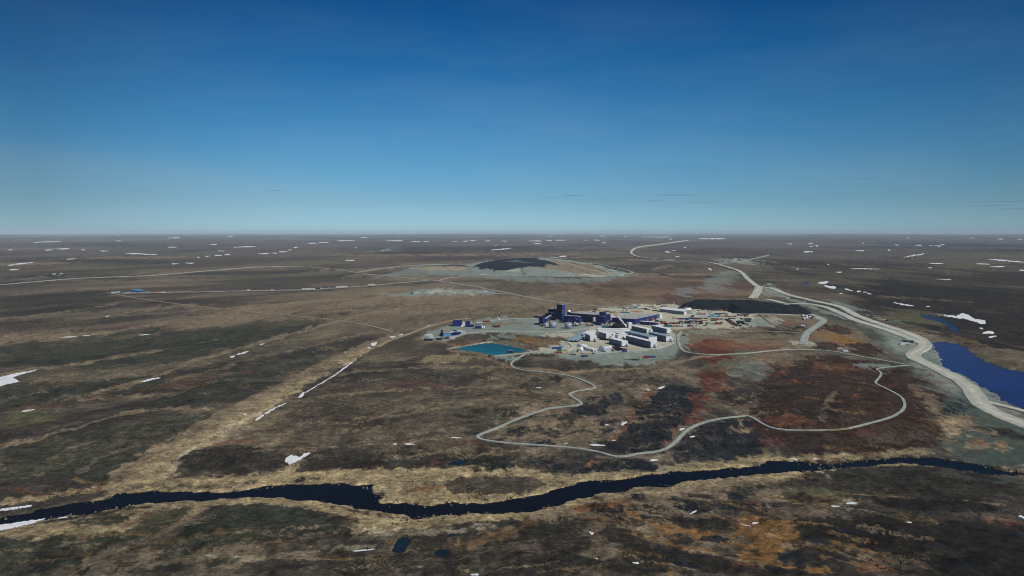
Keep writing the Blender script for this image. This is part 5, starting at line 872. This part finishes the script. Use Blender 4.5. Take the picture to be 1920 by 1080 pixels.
for (k, c, u, v, a, lab) in (('con','rblue',1168,587,0,'blue container behind the left part of the workshop'),('con','teal',1174,588,0,'teal container right behind the workshop edge'),('con','navy',1137,585,10,'navy container beside the blue square tower'),('con20','cwhite',1143,584,10,'white container beyond the blue square tower'),('truck','orange',1147,587,-20,'orange truck parked beyond the blue square tower'),('load','yellow',1154,588,30,'yellow loader working behind the plant'),
    ('con','cgrey',1162,578,0,'grey container at the far rim of the yard'),('con','lblue',1186,577,0,'pale blue container at the far rim of the yard'),('con20','cdark',1193,579,0,'black container at the far rim of the yard'),('con','cwhite',1199,577.5,5,'white container at the far rim of the yard'),('con20','maroon',1210,580,0,'dark red container near the far rim of the yard'),('con','navy',1270,580.5,20,'navy container against the warehouse roof end'),('con20','cwhite',1267,576.5,0,'white container above the warehouse'),('con','navy',1245,575.5,0,'navy container row end behind the warehouse'),
    ('con20','tan',1119,582,0,'tan container behind the mill roof'),('con20','orange',1124,584,0,'orange container behind the mill roof'),('con20','cwhite',1124,580,0,'white container behind the mill roof'),('con20','maroon',1114,586,0,'dark red container behind the mill roof'),
    ('truck','red',1027,603,20,'red truck below the conveyor gallery'),('con20','cgrey',1045,602,0,'grey container at the foot of the hoist tower'),('con20','cwhite',1049,604,0,'white container at the foot of the hoist tower'),('con20','maroon',1056,603.6,0,'dark red container at the foot of the hoist tower'),
    ('con20','cwhite',1080,607,0,'white container at the corner of the bright blue hall'),('con20','cgrey',1086,607,20,'grey container right of the bright blue hall'),('pick','cwhite',1090,608.5,0,'white pickup in front of the mill'),('con20','cwhite',1098,608.6,15,'white container in front of the mill'),('con20','cgrey',1103,607.5,20,'grey container in front of the mill'),('pick','cwhite',1108,609,0,'white pickup beside the low blue annex'),('con','cdark',1077,611.8,20,'black container above the right fuel tank'),
    ('con','teal',1129,614.6,0,'teal container between plant and camp'),('con20','cwhite',1124,614.8,0,'white container left of the teal one between plant and camp'),('con','navy',1144,614.5,-3,'left navy container at the back of the camp'),('con','navy',1150,614.8,-3,'right navy container at the back of the camp'),('con','tan',1152,608,0,'tan container left of the ore pile'),('con','cgrey',1140,604,20,'grey container right of the blue square tower'),('truck','pink',1160,613.5,0,'faded pink truck in front of the ore pile'),('con20','cdark',1143,607,30,'black container right of the blue square tower'),
    ('con','cdark',1134,638,-30,'black container on the gravel between two dormitory wings'),('truck','cdark',1130,637,-30,'black truck on the gravel between two dormitory wings'),
    ('con','maroon',1154,653.6,-38,'upper dark red container behind the barrel tent'),('con','cdark',1160,656,-38,'black container in the diagonal line right of the barrel tent'),('con','maroon',1165,658.2,-38,'lower dark red container in the diagonal line right of the barrel tent'),('con20','red',1171,657.6,0,'bright red container at the end of the diagonal line'),('con20','rblue',1170.5,661,0,'blue container at the end of the diagonal line'),
    ('con20','lblue',1143,658.5,-30,'pale blue container at the round end of the barrel tent'),('con20','teal',1145.5,658.8,-30,'teal container at the round end of the barrel tent'),
    ('con20','cwhite',1037,652,-5,'white container left of the sandy truck park'),('con','rblue',1043.5,654.5,5,'blue container left of the sandy truck park'),('con20','cwhite',1047,651,0,'white container behind the blue one at the truck park'),('con20','lblue',1052,651.8,0,'pale blue container at the truck park'),('con20','green',1048.5,658.3,0,'green container at the truck park'),
    ('truck','red',1047,663.6,5,'bright red truck in the lower left corner of the truck park'),('pick','maroon',1053.5,665,0,'dark red pickup beside the bright red truck'),('con20','tan',1059,665.6,0,'tan container below the truck park'),('stack','dwood',1073,666,-8,'dark pipe stack below the truck park'),
    ('con','cwhite',1098,662.5,-5,'upper white container below the long white shed'),('con','tan',1100,666,0,'long tan container below the long white shed'),('con20','cdark',1110,666,0,'black container right of the long tan one'),('con20','green',1094.5,669.6,0,'green container on the grey pad'),('con20','rblue',1098,670,0,'blue container next to the green one on the grey pad'),
    ('con20','tan',1203,671.8,0,'tan container on the lower right of the grey pad'),('con20','lblue',1207.5,671.2,0,'pale blue container on the lower right of the grey pad'),('con20','red',1212.5,671.8,0,'red container on the lower right of the grey pad'),('con','rblue',1219,671.2,0,'blue container on the lower right of the grey pad'),
    ('stack','wood',1163,673.6,-20,'left timber stack on the lower edge of the grey pad'),('stack','wood',1171,675,-20,'middle timber stack on the lower edge of the grey pad'),('stack','dwood',1183,674.6,-8,'left dark pipe stack on the lower edge of the grey pad'),('stack','dwood',1192,675.4,-8,'right dark pipe stack on the lower edge of the grey pad'),
    ('pick','cdark',1282.5,629.5,-10,'lone black pickup on the track right of the camp'),
    ('pick','cwhite',1311.5,548.5,0,'white pickup far off near the pale slope'),
    ('load','yellow',1552.5,611.5,170,'yellow loader on the haul road spur'),('pick','rblue',1534,620,100,'blue pickup on the haul road spur'),
    ('truck','orange',1651,602,5,'orange truck on the lake side of the haul road'),('con20','cwhite',1656,601.5,0,'white container behind the orange truck'),('con20','cdark',1662,602.6,0,'black container beside the haul road'),('con20','cdark',1634,595,0,'black container left of the orange truck'),
    ('con20','cdark',1695,641.5,0,'left black container inside the haul road bend'),('con','cdark',1703,643,0,'right black container inside the haul road bend'),('con','cwhite',1697,646,0,'long white container inside the haul road bend'),('con20','tan',1706,648,0,'tan container inside the haul road bend'),('con20','lblue',1709,641,0,'pale blue container inside the haul road bend'),('con20','cwhite',1691,646.5,10,'short white container inside the haul road bend'),
    ('con20','cwhite',1505,618-6,0,'white container between the haul road and the spur'),('con','cdark',1500,614+1,0,'black container between the haul road and the spur'),('con20','cdark',1508,597.5+1,0,'black box below the white round tanks'),('con20','cwhite',1528,598,0,'white box right of the round tanks'),('con20','cwhite',1533,598.5,0,'last white box right of the round tanks'),('con20','cdark',1523,597.6,0,'black box right of the round tanks'),
    ('con20','cwhite',1478,560.5,0,'white box inside the haul road triangle'),('con20','tan',1474,560,0,'tan box inside the haul road triangle'),('con20','cdark',1484,560.5,0,'left black box inside the haul road triangle'),('con20','cdark',1490,561,0,'right black box inside the haul road triangle'),('pick','cwhite',1509,565.8,0,'white pickup beside the haul road'),
    ('con','cwhite',1442,533.5,0,'white box by the haul road fork'),('con','cgrey',1450,535,0,'grey box by the haul road fork'),('con','cgrey',1434,535.5,0,'second grey box by the haul road fork'),
    ('con20','cwhite',1574,656,0,'white crate on the brown hill by the haul road'),('con20','cgrey',1580,658,20,'grey crate on the brown hill by the haul road'),('con20','cwhite',1585,660,0,'lower white crate on the brown hill by the haul road'),
    ('pick','cdark',918,668.5,70,'small dark pickup at the lower corner of the turquoise pond'),('pick','cwhite',963,588,0,'white pickup on the road left of the plant')):
    if (k, c) == ('load', 'yellow'): pass
    place(k, c, u, v, a, lab)
rq = random.Random(31)
for i in range(34):
    u, v = rq.choice(((1020, 611), (1050, 606), (1078, 609.5), (1095, 609), (1106, 611), (1128, 611), (1142, 609.5), (1148, 592), (1120, 583), (1170, 583), (1205, 574), (1230, 579), (1238, 603), (1212, 585)))
    c_ = rq.choice(('cwhite', 'cgrey', 'cdark', 'cwhite', 'maroon', 'tan')); k_ = rq.choice(('con20', 'pick', 'con20', 'truck') if c_ != 'tan' else ('con20',))
    place(k_, c_, u+rq.uniform(-7, 7), v+rq.uniform(-1.2, 1.2), rq.uniform(0, 180), '%s %s standing loose close to the blue plant buildings' % (CN[c_], {'con20': 'container', 'pick': 'pickup', 'truck': 'truck'}[k_]), 'loose clutter round the plant')
# round tanks beside the haul road
for i, (u, v) in enumerate(((1506,593.5),(1512,594.5),(1518,596),(1508,599),(1513,598))):
    t = thing('round_tank', 'white round tank in the cluster between the haul roads', 'tank', P1(u, v), 0, 'white round tanks'); m = MB(); m.cyl(0, 0, 0, 2.6, 2.2, n=16); m.build('shell', mt['white'], t, True); m = MB(); m.dome(0, 0, 2.6, 2.2, 1.0); m.build('dome', mt['fabric'], t, True)
# ---- left service area
block('service_building', 'tallest of the blue buildings on the left gravel pad', 'building', P1(866, 612), 4, 14, 11.5, 8.6, mt['blue'], mt['navy'], door=[('x', 4, 3, 4)]).location -= ea(4)[0]*14
block('service_building', 'smaller blue building right of the tallest one on the left pad', 'building', P1(873, 610), 4, 7, 8, 5.4, mt['blue'], mt['navy'])
block('service_building', 'low long navy building on the left pad', 'building', P1(872.5, 613), -2, 13, 5, 2.9, mt['navy'], mt['blue'])
block('service_building', 'tiny white roofed link between the two blue buildings on the left pad', 'building', P1(867, 611), 4, 4, 4, 5.6, mt['white'], mt['wroof'])
t = block('generator_house', 'blue generator house with round roof fans on the left pad', 'building', P1(890.5, 616.3), 0, 10.5, 8, 4.6, mt['blue'], mt['grey'])
for x, y in ((2, 6), (5.5, 6.2)): m = MB(); m.cyl(x, y, 4.9, 6.6, 1.3, n=14); m.build('roof_fan', mt['cdark'], t)
for u, w in ((903.5, 'left'), (907.5, 'right')): t = thing('silo', '%s one of the two small white silos on the left pad' % w, 'silo', P1(u, 616), 0, 'small white silos'); m = MB(); m.cyl(0, 0, 0, 3.4, 1.5, n=16); m.build('shell', mt['white'], t, True); m = MB(); m.dome(0, 0, 3.4, 1.5, .8); m.build('dome', mt['fabric'], t, True)
t = thing('round_tank', 'white round tank in front of the blue buildings', 'tank', P1(865.6, 613)); m = MB(); m.cyl(0, 0, 0, 2.2, 1.6, n=16); m.build('shell', mt['white'], t, True); m = MB(); m.dome(0, 0, 2.2, 1.6, .8); m.build('dome', mt['fabric'], t, True)
block('fabric_shelter', 'small white dome at the top end of the left pad', 'shelter', P1(930, 600.5), -10, 6, 5, 4.2, mt['fabric'], mt['frame'], kind='barrel')
t = block('batch_plant', 'pale blue sheeted building on the lower left pad', 'building', P1(831.5, 631.5), 2, 10.5, 8, 4.9, mt['lblue'], mt['grey'], door=[('x', 4, 2.5, 3)])
block('batch_plant', 'dark navy shed left of the pale blue building', 'building', P1(824.5, 630), -20, 4.5, 9, 3.6, mt['navy'], mt['navy'])
block('batch_plant', 'tan flat building behind the pale blue one', 'building', P1(831.5, 624.5), 2, 6.8, 10, 4.4, mt['tan'], mt['tan'])
t = thing('silo', 'tall dark blue silo on the lower left pad', 'silo', P1(828.6, 628.5)); m = MB(); m.cyl(0, 0, 0, 8.6, 1.5, n=18); m.build('shell', mt['navy'], t, True); m = MB(); m.cyl(0, 0, 8.6, 9.3, 1.6, .5, 18); m.build('roof', mt['steel'], t)
block('store_building', 'navy store on the lower left pad', 'building', P1(844, 629), 6, 13, 5, 3.0, mt['navy'], mt['navy']); block('store_building', 'navy and grey roofed store right of the pale blue building', 'building', P1(851, 627), 6, 10, 12, 3.2, mt['navy'], mt['grey'])
for (k, c, u, v, a, lab) in (('con20','red',849.5,607.5,80,'red container left of the tallest blue building'),('con20','cwhite',848.8,610,0,'white container left of the tallest blue building'),('con','red',912,604,0,'red container on the upper left pad'),('con','maroon',930,613.5,-4,'dark red container row above the pond road'),('con','cwhite',865.5,625,0,'white container right of the navy stores'),('con20','cwhite',847,624,0,'white container behind the navy store'),('con20','cdark',853,622.5,0,'black container behind the navy stores'),('con20','yellow',865,620.5,0,'yellow container above the navy stores'),
    ('con20','cwhite',833.5,635,0,'left white container below the pale blue building'),('con20','red',836.5,635,80,'left red container below the pale blue building'),('con20','red',841,635,80,'right red container below the pale blue building'),('con20','cwhite',846.5,634.8,0,'right white container below the pale blue building'),('con','cdark',803,638.8,0,'long black container on the lower left pad'),('con20','cdark',822,637.6,0,'short black container on the lower left pad'),('con20','teal',829,636.5,60,'teal container on the lower left pad'),('con20','cwhite',808.5,634,0,'white container near the left tip of the pad'),
    ('truck','cwhite',862,622.5,10,'white truck behind the navy stores'),('con20','lblue',856,624.5,0,'pale blue container among the navy stores')):
    place(k, c, u, v, a, lab)
block('fabric_shelter', 'long white tarpaulin shelter at the left tip of the pad', 'shelter', P1(794, 630.4), 2, 14, 5, 2.6, mt['fabric'], mt['frame'], kind='barrel')
t = thing('pump_barge', 'small pump barge floating at the right end of the turquoise pond', 'barge', P1(957, 660, 0)+Vector((0, 0, WL)), 0); m = MB(); m.box(-3.6, 3.6, -3, 3, -.3, .5); m.build('hull', mt['cdark'], t); m = MB(); m.box(-3, 3, -2.4, 2.4, .5, 2.8); m.build('cabin', mt['navy'], t); m = MB(); m.box(-3.2, 3.2, -2.6, 2.6, 2.8, 3.0); m.build('roof', mt['grey'], t)
# ---- far outposts
block('outpost_hall', 'pale roofed blue hall at the left end of the airstrip', 'building', P1(244, 548), 5, 18, 34, 5, mt['rblue'], mt['lblue']); block('outpost_hall', 'second blue hall at the left end of the airstrip', 'building', P1(256, 549), 5, 12, 26, 4.6, mt['rblue'], mt['cgrey'])
for (k, c, u, v, lab, sc) in (('con20','cwhite',211,549.3,'first white box at the left end of the airstrip',1.1),('con20','cwhite',217,549,'second white box at the left end of the airstrip',1.1),('con20','cwhite',222.5,548.5,'third white box at the left end of the airstrip',1.1),('con20','cwhite',306,549.5,'white box on the airstrip',1.2),('con20','cwhite',466,545,'left of the two lone white boxes on the airstrip',1.2),('con20','cwhite',510,545,'right of the two lone white boxes on the airstrip',1.1),
    ('con','cwhite',573,543.5,'long white box on the airstrip shoulder',1.5),('con','cwhite',584,543,'second long white box on the airstrip shoulder',1.5),('con','cdark',594,542.5,'dark box on the airstrip shoulder',1.5),('con20','cwhite',601,542,'small white box right of the dark one',1.3),('con','cwhite',636,539.5,'left white box further up the airstrip',1.5),('con','cwhite',645,538.8,'right white box further up the airstrip',1.5),('con','cwhite',697,535,'last white box at the right end of the airstrip',1.6),('con20','lblue',618,541,'pale blue box on the airstrip',1.3),
    ('con20','cdark',772,551,'dark box on the quarry pad',1.2),('con20','cwhite',778,550.5,'left white box on the quarry pad',1.2),('con20','cwhite',784,549.5,'right white box on the quarry pad',1.2),('con20','cwhite',911,547.6,'white box at the right end of the quarry pad',1.3),
    ('con','cdark',95,518,'dark box at the far left outpost',1.6),('con20','cwhite',101,515,'white box at the far left outpost',1.6),('con20','cwhite',115,514,'lone white box right of the far left outpost',1.5),
    ('con','cwhite',718,470,'left white box at the remote camp on the plain',2.4),('con','cwhite',727,469.5,'middle white box at the remote camp on the plain',2.4),('con20','lblue',733,470.5,'pale blue box at the remote camp on the plain',2.2),
    ('con','cwhite',1378,487,'bright white box at the camp by the far haul road',2.0),('con','cgrey',1369,487.6,'grey box at the camp by the far haul road',1.8),('con','cdark',1388,489,'left black box at the camp by the far haul road',1.8),('con','cdark',1367,492,'front black box at the camp by the far haul road',1.8),('con','cgrey',1378,493.5,'front grey box at the camp by the far haul road',1.8),
    ('con','cwhite',1043,483.5,'white box on the rim of the waste rock hill',1.8),('con','cwhite',1037,483,'second white box on the rim of the waste rock hill',1.5),('con','cwhite',1165,517,'white box right of the waste rock hill',1.6),('con','cdark',1240,516,'left dark box on the plain right of the waste rock hill',1.4),('con','cdark',1247,516.5,'right dark box on the plain right of the waste rock hill',1.4)):
    o = place(k, c, u, v, 0, lab, None, sc)
# thin masts
for (u, v, h, lab) in ((1131, 684, 6.5, 'thin pale lighting mast on the lower grey pad'), (1056, 628, 4, 'thin lighting mast on the pale pad below the tanks'), (874, 601, 7, 'thin mast behind the blue buildings on the left pad')):
    t = thing('lighting_mast', lab, 'mast', P1(u, v)); m = MB(); m.cyl(0, 0, 0, h, .16, .08, 8); m.build('pole', mt['frame'], t); m = MB(); m.box(-.9, .9, -.15, .15, h, h+.35); m.build('lamp_head', mt['frame'], t)
# ------------------------------------------------------------------ stones
def stones(name, X, Y, Sz, mat, zoff=0.0):
    b = ((1,0,0),(.3,.95,0),(-.8,.6,0),(-.8,-.6,0),(.3,-.95,0),(0,0,.8)); n = len(X); B = np.array(b); rs = np.random.RandomState(3); V = np.zeros((n, 6, 3)); ang = rs.rand(n)*6.28; sc = .7+rs.rand(n, 6)*.6
    Zs = hfun(X, Y)+zoff
    for k in range(6):
        bx, by, bz = B[k]; V[:, k, 0] = X+Sz*sc[:, k]*(bx*np.cos(ang)-by*np.sin(ang)); V[:, k, 1] = Y+Sz*sc[:, k]*(bx*np.sin(ang)+by*np.cos(ang)); V[:, k, 2] = Zs+(Sz*bz*sc[:, k] if k == 5 else -.35)
    Fc = np.array([[0,1,5],[1,2,5],[2,3,5],[3,4,5],[4,0,5]]); Fa = (Fc[None]+6*np.arange(n)[:, None, None]).reshape(-1, 3)
    o = mesh_np(name, V.reshape(-1, 3), Fa, mat, smooth=False); o['kind'] = 'stuff'; return o
rs = np.random.RandomState(8); RW = np.array(WATERS['river']+[WATERS['river'][0]]); k = rs.randint(0, len(RW)-1, 900); t_ = rs.rand(900); PX = RW[k]*(1-t_[:, None])+RW[k+1]*t_[:, None]+rs.normal(0, 2.2, (900, 2))
stones('river_stones', PX[:, 0], PX[:, 1], .12+rs.rand(900)**5*.8, pmat('pale_river_stone', (118, 110, 92), .9, .3, .3), -.25)
uu = rs.rand(4200)*1960-20; vv_ = 560+rs.rand(4200)**.8*530; bx, by, _ = G(uu, vv_); wet = np.zeros(len(bx), bool)
for P in WATERS.values(): wet |= sdpoly(bx, by, P) < 3
wet |= np.sqrt(((bx-80)/330)**2+((by-1200)/170)**2) < 1
stones('scattered_boulders', bx[~wet], by[~wet], .1+rs.rand((~wet).sum())**5*.75, pmat('grey_boulder', (92, 89, 80), .9, .6, .02))
def scatter(n, u0, u1, v0, v1, pw=.8):
    a = rs.rand(n)*(u1-u0)+u0; b_ = v0+rs.rand(n)**pw*(v1-v0); x, y, _ = G(a, b_); ok = perlin(x/22, y/22, 900)+.6*perlin(x/7, y/7, 905) > -.05
    for P in WATERS.values(): ok &= sdpoly(x, y, P) > 1.5
    ok &= np.sqrt(((x-80)/330)**2+((y-1200)/170)**2) > 1
    for nm_, pt_, w_, m_, w2_ in ROADS:
        px_, py_, _ = G([p[0] for p in pt_], [p[1] for p in pt_]); j_ = np.nonzero(ok & (x > px_.min()-9) & (x < px_.max()+9) & (y > py_.min()-9) & (y < py_.max()+9))[0]
        if len(j_): ok[j_] &= sdseg(x[j_], y[j_], list(zip(px_, py_))) > w_/2+2
    return x[ok], y[ok]
x, y = scatter(52000, -60, 1980, 610, 1085); stones('heath_tussocks', x, y, .2+rs.rand(len(x))**2*.75, pmat('dark_heath_tussock', (54, 50, 41), .95, .5, .05, spec=.1))
x, y = scatter(9000, -40, 1560, 895, 985, 1.0); stones('sedge_tussocks', x, y, .2+rs.rand(len(x))**2*.6, pmat('straw_sedge_tussock', (116, 106, 84), .95, .4, .08, spec=.1))
# ------------------------------------------------------------------ haze
HZ = MB(); HZ.box(-90000, 90000, -90000, 90000, -40, 230); hz = HZ.build('haze', MG)
mh = bpy.data.materials.new('air'); mh.use_nodes = True; th_ = mh.node_tree; th_.nodes.clear(); ho = N(th_, 'ShaderNodeOutputMaterial'); pv = N(th_, 'ShaderNodeVolumePrincipled')
pv.inputs['Color'].default_value = (.72, .86, .95, 1); pv.inputs['Density'].default_value = 2.5e-5; pv.inputs['Anisotropy'].default_value = -.15; th_.links.new(pv.outputs[0], ho.inputs['Volume'])
hz.data.materials.clear(); hz.data.materials.append(mh); hz['kind'] = 'stuff'
